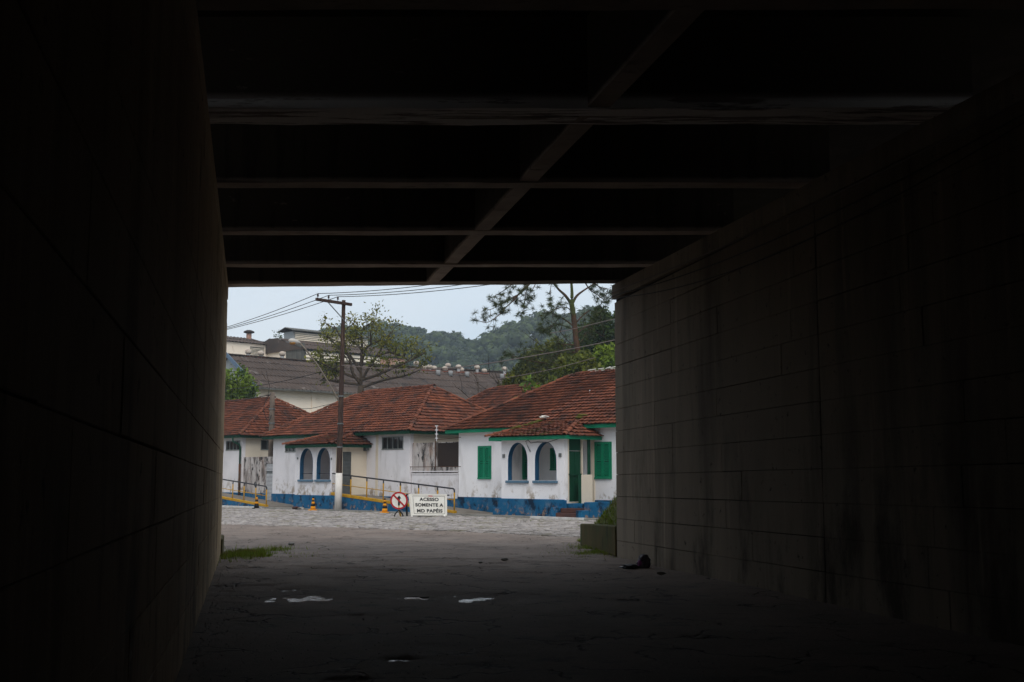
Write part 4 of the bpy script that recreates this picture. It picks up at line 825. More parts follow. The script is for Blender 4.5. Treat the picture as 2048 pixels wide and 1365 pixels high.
for i in range(len(prof)-1):
    for j in range(n): a = i*n+j; b = i*n+(j+1) % n; m_.f.append((a, b, b+n, a+n))
m_.f += [tuple(range(n)), tuple((len(prof)-1)*n+j for j in range(n))]
m_.build('lamp_hood', M['lamp_shell'], t, True)
blob(pts[-1]+d*.42-up2*.085, .12, 2, 4, (1.2, 1.2, .6), .0).build('lamp_glass', M['lamp_glass'], t, True)
P2b = pt(CL, s_at(CL, .45, 541), .45); P2 = pole('utility_pole', 'short weathered concrete pole behind the stained yard wall at the left', P2b, Vector((P2b.x, P2b.y, zat(785, P2b.y))), .17, .13, 'pole_conc')
for z in (5.05, 4.3): m_ = MB(); m_.lathe(P2b+Z3*z, [(.18, 0), (.18, .06)], 12); m_.build('steel_band', M['metal_grey'], P2)
m_ = MB(); m_.bar(P2b+Z3*5.8-Vector((.35, 0, 0)), P2b+Z3*5.8, .06); m_.build('rack_bracket', M['porcelain'], P2)
def wire(pts, r, m, label, group=None, name='overhead_wire'):
    m_ = MB(); m_.tube(pts, r, 5, cap=False); return tag(m_.build(name, M[m], None, True), label, 'wire', group)
g_ = 'power lines on the cross arm'
for i, q in enumerate(ins):
    e = atY(452, (643.5, 646.5, 648.5)[i], q.y+6.6); far = q+(e-q)*3.4; far.z = q.z+.1
    pts = [q.lerp(far, k/30)-Z3*(.0+ .85)*4*(k/30)*(1-k/30) for k in range(31)]
    wire(pts, .016, 'wire', ('outermost power line running left from the cross arm', 'middle power line running left from the cross arm', 'power line running left from the insulator nearest the pole top')[i], g_)
    f2 = q-U2*30+Z3*.9+V2*.4*i; pts = [q.lerp(f2, k/30)-Z3*.95*4*(k/30)*(1-k/30) for k in range(31)]
    wire(pts, .016, 'wire', ('outermost power line running right from the cross arm under the bridge edge', 'middle power line running right from the cross arm', 'power line running right from the insulator nearest the pole top')[i], g_)
def pxl(l, Y0, Y1): n = len(l); return [atY(a, b, Y0+(Y1-Y0)*i/(n-1)) for i, (a, b) in enumerate(l)]
def smooth(P, n=5):
    o = []; 
    for i in range(len(P)-1):
        p0 = P[max(i-1, 0)]; p1 = P[i]; p2 = P[i+1]; p3 = P[min(i+2, len(P)-1)]
        for k in range(n): t_ = k/n; o.append(.5*((2*p1)+(p2-p0)*t_+(2*p0-5*p1+4*p2-p3)*t_*t_+(3*p1-p0-3*p2+p3)*t_**3))
    return o+[P[-1]]
Yp = PB.y
wire(smooth(pxl([(683, 731), (740, 736), (800, 739), (870, 738), (950, 731), (1050, 715), (1150, 697), (1240, 678), (1400, 640)], Yp-.1, Yp-16)), .016, 'wire_grey', 'thick grey cable sagging right from the wooden pole across the pine tree')
wire(smooth(pxl([(683, 731), (640, 745), (560, 764), (500, 774), (445, 780), (300, 790)], Yp-.1, Yp+18)), .018, 'wire', 'black cable sagging left from the wooden pole across the grey warehouse roof')
wire(smooth(pxl([(935, 766), (1000, 758), (1070, 746), (1120, 735), (1190, 716)], Yp+9, Yp+3)), .016, 'wire_grey', 'short grey wire passing in front of the right end of the warehouse roof')
wire(smooth(pxl([(1100, 667), (1140, 660), (1190, 648), (1240, 636), (1400, 600)], 40, 34)), .012, 'wire_grey', 'thin pale wire high across the dark tree at the right')
wire(smooth(pxl([(538, 790), (520, 794), (490, 799), (450, 803), (300, 812)], P2b.y-.1, P2b.y+12)), .022, 'wire', 'thick black cable leaving the short concrete pole to the left')
wire(smooth(pxl([(680, 805), (650, 811), (610, 818), (547, 812)], Yp, P2b.y)), .014, 'wire', 'thin wire joining the wooden pole and the short concrete pole')
wire(smooth(pxl([(541, 788), (530, 805), (528, 825), (537, 842), (543, 830)], P2b.y-.3, P2b.y-.25)), .018, 'wire', 'loop of slack black cable hanging beside the short concrete pole')
# ------------------------------------------------------------------ signs and cones
def cone(px, py, label, m0='cone_yellow'):
    g = gnd(px, py); t = thing('traffic_cone', label, 'traffic cone', g, 'striped traffic cones'); H = .60
    r = lambda z: .135-.10*z/H
    seg = [(.05, .19, 0), (.19, .30, 1), (.30, .40, 0), (.40, .47, 1), (.47, .55, 0), (.55, .62, 1)]
    if m0 == 'dark': seg = [(.05, .24, 1), (.24, .34, 0), (.34, .44, 1), (.44, .56, 0), (.56, .6, 1)]
    m_ = MB(); m_.hexa([Vector((g.x+a*.19, g.y+b*.19, z)) for z in (.0, .05) for a, b in ((-1, -1), (1, -1), (1, 1), (-1, 1))]); m_.build('cone_base', M['cone_yellow' if m0 != 'dark' else 'cone_black'], t, bevel=.012)
    for a, b, k in seg: m_ = MB(); m_.lathe((g.x, g.y, 0), [(r(a), a), (r(b), b)], 14); m_.build('cone_band', M['cone_black' if k else 'cone_yellow'], t, True)
cone(626, 1021.5, 'yellow and black traffic cone in front of the two blue lined arches')
cone(769.5, 1026.5, 'yellow and black traffic cone just left of the round no-entry sign')
cone(513, 1018, 'mostly black traffic cone with yellow bands at the far left by the ramp end', 'dark')
# round sign
g = gnd(797, 1034); t = thing('round_sign', 'round red rimmed sign with a slashed black arrow on a yellow stand', 'road sign', g); cz = zat(1001.5, g.y, 798); cx_ = atY(798, 1001.5, g.y).x; yy_ = g.y
def disc(mb, x, y, z, r, th, n=32, r0=0):
    k = len(mb.v)
    if r0 == 0:
        mb.v += [(x+r*math.cos(2*math.pi*i/n), y, z+r*math.sin(2*math.pi*i/n)) for i in range(n)]+[(x+r*math.cos(2*math.pi*i/n), y+th, z+r*math.sin(2*math.pi*i/n)) for i in range(n)]
        mb.f += [tuple(k+i for i in range(n)), tuple(k+n+i for i in range(n))[::-1]]+[(k+i, k+(i+1) % n, k+n+(i+1) % n, k+n+i) for i in range(n)]
    else:
        for rr, yv in ((r, y), (r0, y), (r0, y+th), (r, y+th)): mb.v += [(x+rr*math.cos(2*math.pi*i/n), yv, z+rr*math.sin(2*math.pi*i/n)) for i in range(n)]
        for q in range(4): mb.f += [(k+q*n+i, k+q*n+(i+1) % n, k+((q+1) % 4)*n+(i+1) % n, k+((q+1) % 4)*n+i) for i in range(n)]
RS = .335
m_ = MB(); disc(m_, cx_, yy_, cz, RS, .012); m_.build('sign_plate', M['sign_white'], t)
m_ = MB(); disc(m_, cx_, yy_-.010, cz, RS+.004, .009, 32, RS-.055); m_.build('red_rim', M['red'], t)
m_ = MB(); m_.bar((cx_, yy_-.004, cz-.19), (cx_, yy_-.004, cz+.10), .075, .006, Vector((0, 1, 0))); m_.v += [(cx_-.09, yy_-.006, cz+.08), (cx_+.09, yy_-.006, cz+.08), (cx_, yy_-.006, cz+.20), (cx_-.09, yy_-.001, cz+.08), (cx_+.09, yy_-.001, cz+.08), (cx_, yy_-.001, cz+.20)]
k = len(m_.v)-6; m_.f += [(k, k+1, k+2), (k+3, k+5, k+4), (k, k+2, k+5, k+3), (k+1, k+4, k+5, k+2), (k, k+3, k+4, k+1)]; m_.build('arrow', M['sign_black'], t)
c45 = (RS-.05)*.7071; m_ = MB(); m_.bar((cx_-c45, yy_-.012, cz+c45), (cx_+c45, yy_-.012, cz-c45), .06, .006, Vector((0, 1, 0))); m_.build('slash', M['red'], t)
m_ = MB(); m_.bar((cx_, yy_+.03, .2), (cx_, yy_+.03, cz-.1), .07, .04); m_.build('stand_post', M['yellow'], t)
for a in (-1, 1):
    m_ = MB(); m_.bar((cx_, yy_, .26), (cx_+a*.13, yy_-.03, .12), .05, .04); m_.bar((cx_+a*.13, yy_-.03, .13), (cx_+a*.18, yy_-.05, .0), .045, .04); m_.build('stand_foot', M['cone_black'], t)
m_ = MB(); m_.bar((cx_+.02, yy_+.03, .25), (cx_+.06, yy_+.12, .0), .05); m_.build('stand_foot', M['yellow'], t)
# notice board
g = gnd(856, 1034); Yb = g.y; t = thing('notice_board', 'white notice board with black lettering on an easel standing on the setts', 'sign board', g)
TL = atY(821.5, 989, Yb+.12); TRr = atY(893, 990, Yb+.16); BLb = atY(825, 1030.5, Yb-.03); BRb = atY(893.5, 1031, Yb+.01)
nb = (TRr-TL).cross(BLb-TL).normalized()
if nb.y > 0: nb = -nb
def bp(u, v, d=0): return TL.lerp(TRr, u).lerp(BLb.lerp(BRb, u), v)+nb*d
m_ = MB(); m_.hexa([bp(0, 0, -.02), bp(1, 0, -.02), bp(1, 1, -.02), bp(0, 1, -.02), bp(0, 0, .006), bp(1, 0, .006), bp(1, 1, .006), bp(0, 1, .006)]); m_.build('board_face', M['sign_white'], t, bevel=.005)
def strip(u0, v0, u1, v1, d0, d1, name, m):
    q = MB(); q.hexa([bp(u0, v0, d0), bp(u1, v0, d0), bp(u1, v1, d0), bp(u0, v1, d0), bp(u0, v0, d1), bp(u1, v0, d1), bp(u1, v1, d1), bp(u0, v1, d1)]); return q.build(name, M[m], t)
for a in ((-.012, -.02, 1.012, .02), (-.012, .98, 1.012, 1.02), (-.012, .02, .022, .98), (.978, .02, 1.012, .98)): strip(*a, -.022, .02, 'board_frame', 'sign_white')
for a in ((.05, .075, .95, .09), (.05, .93, .95, .945), (.05, .09, .058, .93), (.942, .09, .95, .93)): strip(*a, .006, .010, 'border_line', 'sign_black')
strip(.49, .055, .61, .10, .0105, .013, 'red_sticker', 'red')
def text(s, uc, vc, hgt, wid):
    cu = bpy.data.curves.new('lettering', 'FONT'); cu.body = s; cu.size = 1; cu.offset = .045; cu.extrude = .01; cu.align_x = 'LEFT'; cu.space_character = 1.08
    tmp = bpy.data.objects.new('tmp', cu); COL.objects.link(tmp); dg = bpy.context.evaluated_depsgraph_get(); me = bpy.data.meshes.new_from_object(tmp.evaluated_get(dg))
    bpy.data.objects.remove(tmp); co_ = np.array([v.co[:] for v in me.vertices]); x0_, x1_ = co_[:, 0].min(), co_[:, 0].max(); ytop = .72
    e = (TRr-TL); El = e.length; dn = (BLb-TL); Dl = dn.length
    for v in me.vertices:
        u = uc+((v.co.x-x0_)/(x1_-x0_)-.5)*wid; w = vc-(v.co.y/ytop-.5)*hgt; p = bp(u, w, .0075+.002*(v.co.z > 0)); v.co = p-rootloc(t)
    me.materials.clear(); me.materials.append(M['sign_black']); o = bpy.data.objects.new('lettering', me); COL.objects.link(o); o.parent = t
text('ACESSO', .505, .235, .155, .545); text('SOMENTE A', .505, .505, .155, .80); text('MD PAP\u00c9IS', .51, .79, .155, .74)
pl_ = atY(813, 989, Yb+.18); pr_ = atY(899, 991, Yb+.2)
m_ = MB(); m_.bar(pl_, pr_, .05); m_.build('top_bar', M['rail_black'], t)
m_ = MB(); m_.bar((pl_.x-.0, Yb+.2, pl_.z), (atY(812.5, 1034, Yb).x, Yb+.3, 0), .06); m_.build('easel_leg', M['cone_black'], t)
m_ = MB(); m_.bar(TL+Vector((-.06, .02, 0)), (atY(824, 1035, Yb).x, Yb-.05, 0), .07, .05); m_.build('easel_leg', M['sign_white'], t)
m_ = MB(); m_.bar(bp(.97, .9, -.04), (atY(889, 1037, Yb).x, Yb-.05, 0), .07, .05); m_.build('easel_leg', M['sign_white'], t)
m_ = MB(); m_.bar(bp(.9, .9, -.08), (atY(884, 1037, Yb).x, Yb+.15, 0), .06, .05); m_.build('easel_leg', M['cone_black'], t)
# small litter on the footway
for i, (a, b) in enumerate(((592, 1017), (603, 1018))):
    g = gnd(a, b, .07); o = blob((0, 0, 0), .11, 2, 70+i, (1.6, 1, .6), .9).build('litter', M[('step_red', 'conc')[i]], None); o.location = (g.x, g.y, .07+.02); tag(o, ('reddish scrap of litter on the kerb left of the striped cone', 'grey crumpled litter on the kerb nearest the striped cone')[i], 'litter')
g = gnd(1102, 1044); o = blob((0, 0, 0), .06, 2, 77, (1.3, 1, .8), .4).build('loose_stone', M['conc'], None); o.location = (g.x-.9, g.y, .03); tag(o, 'small dark stone on the setts near the blue porch base', 'stone')
# ------------------------------------------------------------------ factory behind
def corr_roof(mb_list, C0, s0, v0, z0, s1, z1, v1, name, m, parent, pitch=.35, amp=.035, nrow=4, tilt=0):
    """corrugated slope from eave (s0,z0) up to (s1,z1), running v0..v1, in overlapping sheet rows"""
    n = int((v1-v0)/(pitch/4)); V = np.linspace(v0, v1, n); P = []; Fc = []; k = 0
    for r in range(nrow):
        a = r/nrow; b = (r+1)/nrow+.02
        for q, lift in ((a, .05), (b, .0)):
            s = s0+(s1-s0)*q; z = z0+(z1-z0)*q+tilt*q*np.maximum(V-7, 0)+lift+amp*np.sin(V*2*math.pi/pitch)+.03*(fbm(V*.4, V*0+q*9, 8)-.5)
            P.append(np.stack([C0[0]-.70711*s+.70711*V, C0[1]+.70711*s+.70711*V, z], -1))
        i = np.arange(n-1); Fc.append(np.stack([k+i, k+i+1, k+n+i+1, k+n+i], -1)); k += 2*n
    return rawobj(name, np.concatenate(P), np.concatenate(Fc), m, parent)
E0 = atY(512, 776, 85); C1 = (E0.x, E0.y); zE = E0.z; hwW = 4.1; zRd = 10.75; LW_ = 34.5
wh = thing('warehouse', 'long warehouse with weathered grey corrugated roof and cream wall behind the houses', 'warehouse', E0*1.0-Z3*zE)
m_ = MB(); m_.hbox(C1, .35, .6, .3, LW_, 0, zE); m_.build('side_wall', M['factory_cream'], wh)
m_ = MB(); m_.hexa([pt(C1, .35, .25, 0), pt(C1, .35, .5, 0), pt(C1, hwW*2, .5, 0), pt(C1, hwW*2, .25, 0), pt(C1, .35, .25, zE), pt(C1, .35, .5, zE), pt(C1, hwW*2, .5, zE), pt(C1, hwW*2, .25, zE)])
m_.quad(pt(C1, .35, .25, zE), pt(C1, hwW*2-.1, .25, zE), pt(C1, hwW, .25, zRd-.1)); m_.build('gable_wall', M['grey_clad'], wh)
for i in range(7):
    a = .25+(LW_)*i/7; m_ = MB(); m_.hbox(C1, .27, .36, a, a+.35, 0, zE-.15); m_.build('wall_pier', M['factory_cream'], wh)
corr_roof(None, C1, -.25, -.1, zE, hwW, zRd, LW_+.4, 'corrugated_roof', M['asb'], wh, nrow=5, tilt=.022)
corr_roof(None, C1, hwW*2+.25, -.1, zE, hwW, zRd, LW_+.4, 'corrugated_roof', M['asb'], wh, nrow=2, tilt=.022)
m_ = MB(); m_.bar(pt(C1, -.3, -.12, zE-.02), pt(C1, hwW, -.12, zRd+.02), .06, .3); m_.build('verge_board', M['sky_blue'], wh)
m_ = MB(); m_.bar(pt(C1, hwW, -.1, zRd+.03), pt(C1, hwW, 7, zRd+.03), .5, .06); m_.bar(pt(C1, hwW, 7, zRd+.03), pt(C1, hwW, LW_+.4, zRd+.03+.022*(LW_-6.6)), .5, .06); m_.build('ridge_capping', M['asb'], wh)
m_ = MB(); m_.bar(pt(C1, -.27, -.1, zE-.03), pt(C1, -.27, LW_+.4, zE-.03), .12, .14); m_.build('gutter', M['dark_clad'], wh)
vents = [(498, 704), (523.5, 707), (566, 708), (799, 736), (834, 727), (848, 738), (859, 734), (868, 738), (890, 742), (897.5, 731), (917, 734), (922.5, 740), (954, 735), (968.5, 742), (1009, 738)]
for i, (a, b) in enumerate(vents):
    # roof plane point behind the pixel of the ball
    v_ = v_at(C1, hwW-.35 if b > 733 and i > 3 else hwW, a, b); s_ = hwW-.35 if b > 733 and i > 3 else hwW+.1
    q = pt(C1, s_, v_, zRd-.02+.022*max(v_-7, 0)-(.25 if s_ < hwW else 0)); zb = zat(b, q.y, a); t = thing('roof_vent', 'round turbine vent %s' % ['leftmost on the warehouse ridge', 'second from the left on the warehouse ridge', 'before the dark clad shed on the warehouse ridge', 'just right of the sparse tree crown', 'small and high, above the tree branches', 'half hidden by tree branches near the ridge', 'left of a close pair near mid ridge', 'right of a close pair near mid ridge', 'low on the slope with a grey neck, mid ridge', 'standing highest on the ridge right of the tree', 'just left of the lowest pair on the right ridge', 'lowest of the pair on the right ridge', 'pale and standing alone left of the big one', 'largest, on a grey neck with rusty base', 'rightmost on the warehouse roof by the pine'][i], 'roof vent', q, 'turbine vents on the warehouse roof')
    zb = max(zb, q.z+.25); rr = .27 if a > 600 else .26
    m_ = MB(); m_.lathe((q.x, q.y, zb), [(.12, -.17), (rr*.85, -.14), (rr, -.02), (rr*.95, .08), (rr*.6, .17), (.05, .2)], 14); m_.build('turbine_head', M['vent'], t, True)
    m_ = MB(); m_.lathe((q.x, q.y, 0), [(.15, q.z-.2), (.15, zb-.165)], 10); m_.build('vent_neck', M['vent_neck'], t, True)
    m_ = MB(); m_.bar(q-Vector((.3, .3, .04)), q+Vector((.3, .3, .02)), .5, .08); m_.build('vent_flashing', M['vent_base'], t)
for i, (a, b) in enumerate(((876, 746), (901, 745), (934, 746), (1004, 751))):
    v_ = v_at(C1, hwW-1.0, a, b); q = pt(C1, hwW-1.0, v_, zRd-.45+.018*max(v_-7, 0)); m_ = MB(); m_.lathe((q.x, q.y, q.z), [(.2, -.2), (.2, .2), (.18, .24)], 12); o = m_.build('vent_stub', M['vent_neck'], None, True)
    tag(o, ('open grey vent stub on the warehouse slope, leftmost of the row', 'open grey vent stub on the slope below the highest turbine vent', 'open grey vent stub on the slope left of the largest turbine vent', 'open grey vent stub at the right end of the warehouse slope near the pine')[i], 'roof vent', 'vent stubs on the warehouse roof')
# higher factory hall with clerestory
def slats(parent, C, s, v0, v1, z0, z1, n, m, name='louvre_slat'):
    h = (z1-z0)/n; s_ = MB(); L = v1-v0
    s_.hexa([Vector((0, 0, 0)), V2*L, V2*L+U2*.1+Z3*h*.75, U2*.1+Z3*h*.75]+[q-U2*.03 for q in (Vector((0, 0, 0)), V2*L, V2*L+U2*.1+Z3*h*.75, U2*.1+Z3*h*.75)]); me = mesh_of(s_.v, s_.f, M[m], name)
    for i in range(n): first(name, me, parent, Matrix.Translation(pt(C, s-.06, v0, z0+i*h)))
K0 = atY(610, 699, 100); CK = (K0.x, K0.y); zk = K0.z
fh = thing('factory_hall', 'high factory hall with cream louvres and a raised roof lantern behind the sparse tree', 'factory', pt(CK, 0, 0))
m_ = MB(); m_.hbox(CK, 0.06, .3, 0, 11.2, 0, zk); m_.build('side_wall', M['dark_clad'], fh)
slats(fh, CK, 0, .1, 8.2, zk-2.3, zk-.05, 7, 'louver')
m_ = MB(); m_.hbox(CK, -.05, .05, 8.3, 11.2, 0, zk-.1); m_.build('brick_wall', M['brick'], fh)
m_ = MB(); m_.hbox(CK, 0.05, 2.6, -.2, 0, 0, zk+.55); o = m_.build('dark_end_wall', M['dark_clad'], fh)
m_ = MB(); m_.hbox(CK, 2.61, 8.5, -.1, .1, 0, zk+.6); m_.build('end_wall', M['factory_cream'], fh)
sm = 4.0; zm0 = zat(680, pt(CK, sm, 1.5).y, 587); zm1 = zat(662.5, pt(CK, sm, 1.5).y, 587); vm = v_at(CK, sm, 587, 670)
corr_roof(None, CK, -.3, -.3, zk, sm, zm0, 11.6, 'corrugated_roof', M['asb'], fh, nrow=2); corr_roof(None, CK, sm*2+1.6, -.3, zk, sm+1.2, zm0, 11.6, 'corrugated_roof', M['asb'], fh, nrow=2)
m_ = MB(); m_.quad(pt(CK, -.3, -.3, zk), pt(CK, sm, -.3, zm0), pt(CK, sm+1.2, -.3, zm0), pt(CK, 9.6, -.3, zk)); m_.build('gable_wall', M['asb'], fh)
m_ = MB(); m_.hbox(CK, sm+.06, sm+1.5, vm, vm+8.5, zm0-.3, zm1); m_.build('roof_lantern', M['grey_clad'], fh)
slats(fh, CK, sm, vm+.15, vm+8.4, zm0, zm1-.05, 5, 'louver')
m_ = MB(); zz = zm1+.32
for a, b in ((sm-.35, sm+.78), (sm+1.9, sm+.78)): m_.hexa([pt(CK, a, vm-.4, zm1+.02), pt(CK, a, vm+8.9, zm1+.02), pt(CK, b, vm+8.9, zz), pt(CK, b, vm-.4, zz)]+[q+Z3*.07 for q in (pt(CK, a, vm-.4, zm1+.02), pt(CK, a, vm+8.9, zm1+.02), pt(CK, b, vm+8.9, zz), pt(CK, b, vm-.4, zz))])
m_.build('lantern_roof', M['dark_clad'], fh)
# cream block at the far left
Q0 = atY(536, 691, 104); CQ = (Q0.x, Q0.y); zq = Q0.z
fb = thing('factory_block', 'cream factory block with a grey roof and mushroom chimney at the far left', 'factory', pt(CQ, 0, 0))
m_ = MB(); m_.hbox(CQ, 0, 6, -14, 0, 0, zq); m_.build('wall', M['factory_cream'], fb)
corr_roof(None, CQ, -.25, -14.2, zq, 3, zat(676, pt(CQ, 3, -1).y, 523), .3, 'corrugated_roof', M['asb'], fb, nrow=2)
zq2 = zat(676, pt(CQ, 3, -1).y, 523); corr_roof(None, CQ, 6.25, -14.2, zq, 3, zq2, .3, 'corrugated_roof', M['asb'], fb, nrow=2)
m_ = MB(); m_.quad(pt(CQ, 0, 0, zq), pt(CQ, 6, 0, zq), pt(CQ, 3, 0, zq2)); m_.build('gable_wall', M['factory_cream'], fb)
va_ = v_at(CQ, 0, 500, 702); vb_ = v_at(CQ, 0, 528, 702); m_ = MB(); m_.hbox(CQ, -.02, .0, va_, vb_, zq-1.05, zq-.25); wv = m_.build('louvred_window', M['dark_clad'], fb); slats(wv, CQ, .02, va_, vb_, zq-1.0, zq-.3, 6, 'louver')
q = pt(CQ, 2.6, v_at(CQ, 2.6, 498, 668), zq2-.3); t = thing('mushroom_chimney', 'rusty mushroom capped chimney on the far left factory roof', 'chimney', q)
m_ = MB(); m_.lathe(q, [(.24, -.2), (.24, .75)], 12); m_.build('stack', M['brick'], t, True); m_ = MB(); m_.lathe(q+Z3*.7, [(.2, 0), (.5, .08), (.48, .2), (.2, .32)], 14); m_.build('cap', M['shade'], t, True)
fc = thing('factory_annex', 'small lean-to factory annex with cream wall left of the dark shed', 'factory', pt(CQ, 0, 2))
zc = zat(694, pt(CQ, .2, 2).y, 560); m_ = MB(); m_.hbox(CQ, .1, 4, .35, 4.2, 0, zc-.05); m_.build('wall', M['factory_cream'], fc)
m_ = MB(); m_.hexa([pt(CQ, -.2, .32, zc-.04), pt(CQ, -.2, 4.6, zc-.04), pt(CQ, 4, 4.6, zc+.7), pt(CQ, 4, .32, zc+.7)]+[q+Z3*.12 for q in (pt(CQ, -.2, .32, zc-.04), pt(CQ, -.2, 4.6, zc-.04), pt(CQ, 4, 4.6, zc+.7), pt(CQ, 4, .32, zc+.7))]); m_.build('roof', M['asb'], fc)
# ------------------------------------------------------------------ hills
HLpx = [0, 300, 480, 560, 620, 650, 690, 725, 745, 762, 785, 830, 900, 945, 975, 1020, 1100, 1300]; HLy = [730, 725, 730, 720, 695, 678, 674, 676, 668, 664, 672, 674, 685, 697, 706, 722, 755, 810]
HRpx = [700, 900, 960, 1000, 1050, 1080, 1110, 1160, 1240, 1400, 2000]; HRy = [870, 800, 712, 690, 666, 656, 652, 652, 648, 630, 600]
YL, YR, YS = 400., 340., 150.
def hz(x, y):
    k = x/np.maximum(y, 1)*F*1.0+1024
    hl = np.interp(k, HLpx, HLy); hr = np.interp(k, HRpx, HRy)
    top = lambda py, Y: EYE+Y*np.tan(PITCH+np.arctan((682.5-py)/F))
    hl = hl+22; hr = hr+20
    a = np.maximum(top(hl, YL), -8)*sstep(YS, YL, y)*sstep(YL+160, YL, y); b = np.maximum(top(hr, YR), -8)*sstep(YS+30, YR, y)*sstep(YR+160, YR, y)
    return np.maximum(a, b)+3*(fbm(x*.02, y*.02, 4)-.5)*sstep(YS, YS+60, y)-.3
xx, yy2 = np.meshgrid(np.linspace(-330, 330, 130), np.linspace(130, 600, 110)); hh = hz(xx, yy2); n1, n2 = xx.shape
idx = np.arange(n1*n2).reshape(n1, n2); fq = np.stack([idx[:-1, :-1], idx[:-1, 1:], idx[1:, 1:], idx[1:, :-1]], -1).reshape(-1, 4)
tag(rawobj('hill', np.stack([xx, yy2, hh], -1).reshape(-1, 3), fq, M['soil'], smooth=True), kind='structure')
def crown_unit(n, seed, flat=.7, core=True, sz=.13):
    r = np.random.default_rng(seed); lob = r.normal(0, 1, (7, 3)); lob /= np.linalg.norm(lob, axis=1)[:, None]; lob[:, 2] = np.abs(lob[:, 2])*.8; lob = lob*r.uniform(.35, .62, (7, 1)); lr = r.uniform(.35, .55, 7)
    li = r.integers(0, 7, n); d = r.normal(0, 1, (n, 3)); d /= np.linalg.norm(d, axis=1)[:, None]; d[:, 2] = np.where(d[:, 2] < -.2, -d[:, 2], d[:, 2])
    p = lob[li]+d*lr[li][:, None]*r.uniform(.85, 1.08, (n, 1)); nn = d+r.normal(0, .45, (n, 3)); nn /= np.linalg.norm(nn, axis=1)[:, None]
    a = np.cross(nn, r.normal(0, 1, (n, 3))); a /= np.linalg.norm(a, axis=1)[:, None]; b = np.cross(nn, a); s = r.uniform(.6, 1.3, (n, 1))*sz
    v = np.stack([p-a*s, p-b*s*.7, p+a*s, p+b*s*.7], 1).reshape(-1, 3); v[:, 2] *= flat; f = np.arange(4*n).reshape(n, 4)
    if core:
        bm = bmesh.new(); bmesh.ops.create_icosphere(bm, subdivisions=1, radius=1); cv = np.array([q.co[:] for q in bm.verts]); cf = [[q.index for q in g.verts] for g in bm.faces]; bm.free()
        for i in range(7):
            k = len(v); v = np.concatenate([v, (lob[i]+cv*lr[i]*.86)*[1, 1, flat]]); f = np.concatenate([f, np.array([[k+a_, k+b_, k+c_, k+c_] for a_, b_, c_ in cf])])
    return v, f
def crowns(inst_, units, name, m, label, kind='stuff'):
    V = []; Fc = []; k = 0
    for (x, y, z, r, a, u) in inst_:
        v, f = units[u]; c, s = math.cos(a), math.sin(a); w = v*r; V.append(np.stack([x+w[:, 0]*c-w[:, 1]*s, y+w[:, 0]*s+w[:, 1]*c, z+w[:, 2]], -1)); Fc.append(f+k); k += len(v)
    V = np.concatenate(V); Fc = np.concatenate(Fc)
    q = Fc[:, 2] != Fc[:, 3]; me = bpy.data.meshes.new(name)
    # triangles and quads in one mesh
    tr = Fc[~q][:, :3]; qd_ = Fc[q]; lo = np.concatenate([qd_.ravel(), tr.ravel()]); ls = np.concatenate([np.arange(len(qd_))*4, len(qd_)*4+np.arange(len(tr))*3])
    me.vertices.add(len(V)); me.vertices.foreach_set('co', V.astype(np.float32).ravel()); me.loops.add(len(lo)); me.loops.foreach_set('vertex_index', lo.astype(np.int32)); me.polygons.add(len(ls)); me.polygons.foreach_set('loop_start', ls.astype(np.int32)); me.update(calc_edges=True); me.validate()
    me.materials.append(m); o = bpy.data.objects.new(name, me); COL.objects.link(o); return tag(o, label, 'forest', kind=kind)
units = [crown_unit(150, 100+i, random.uniform(.55, .95)) for i in range(8)]
ci = []; r_ = random.Random(5); y = 190.
while y < 415:
    x = -.56*y-10
    while x < .20*y+22:
        px = x+r_.uniform(-2.4, 2.4); py = y+r_.uniform(-2.8, 2.8); z = float(hz(np.array([px]), np.array([py]))[0])
        if z > 6 or py > 230:
            rr = r_.choice((2.4, 3.2, 3.8, 4.6, 5.4)); ci.append((px, py, z+rr*.45+r_.uniform(0, 1.6), rr, r_.uniform(0, 6.28), r_.randrange(8)))
        x += r_.uniform(4.6, 6.6)
    y += 5.4
ci = [c for c in ci if c[2] > 0]
crowns(ci, units, 'hillside_forest', M['hill_leaf'], 'dense green forest covering the hazy hills behind the factory')
# ------------------------------------------------------------------ trees
def leafquads(P, sz, r, nrm=None):
    n = len(P); nn = r.normal(0, 1, (n, 3)); nn[:, 2] += .6; nn /= np.linalg.norm(nn, axis=1)[:, None]
    a = np.cross(nn, r.normal(0, 1, (n, 3))); a /= np.linalg.norm(a, axis=1)[:, None]; b = np.cross(nn, a); s = r.uniform(.6, 1.3, (n, 1))*sz
    return np.stack([P-a*s, P-b*s*.5, P+a*s, P+b*s*.5], 1).reshape(-1, 3), np.arange(4*n).reshape(n, 4)
def grow(mb, p, d, L, r, depth, rnd, tips, spread=.6, up=.15, kids=(2, 3), ratio=.72):
    pts = [p]; n = 4
    for i in range(n):
        d = (d+Vector((rnd.gauss(0, .13), rnd.gauss(0, .13), rnd.gauss(0, .08)+up*.3))).normalized(); pts.append(pts[-1]+d*L/n)
    mb.tube(pts, r, 6 if depth > 2 else 4, r*.62, cap=False)
    if depth <= 2: tips += pts[2:]
    if depth == 0: return
    for k in range(rnd.randint(*kids)):
        q = pts[rnd.randint(2, n)] if k else pts[-1]; a = rnd.uniform(0, 6.28); dd = (d+Vector((math.cos(a), math.sin(a), rnd.uniform(-.2, .5)))*spread).normalized()
        grow(mb, q, dd, L*ratio*rnd.uniform(.8, 1.15), r*.6, depth-1, rnd, tips, spread, up, kids, ratio)
def leafcloud(tips, n, rad, r, flat=.8): 
    T = np.array([tuple(t) for t in tips]); i = r.integers(0, len(T), n); return T[i]+r.normal(0, 1, (n, 3))*rad*[1, 1, flat]
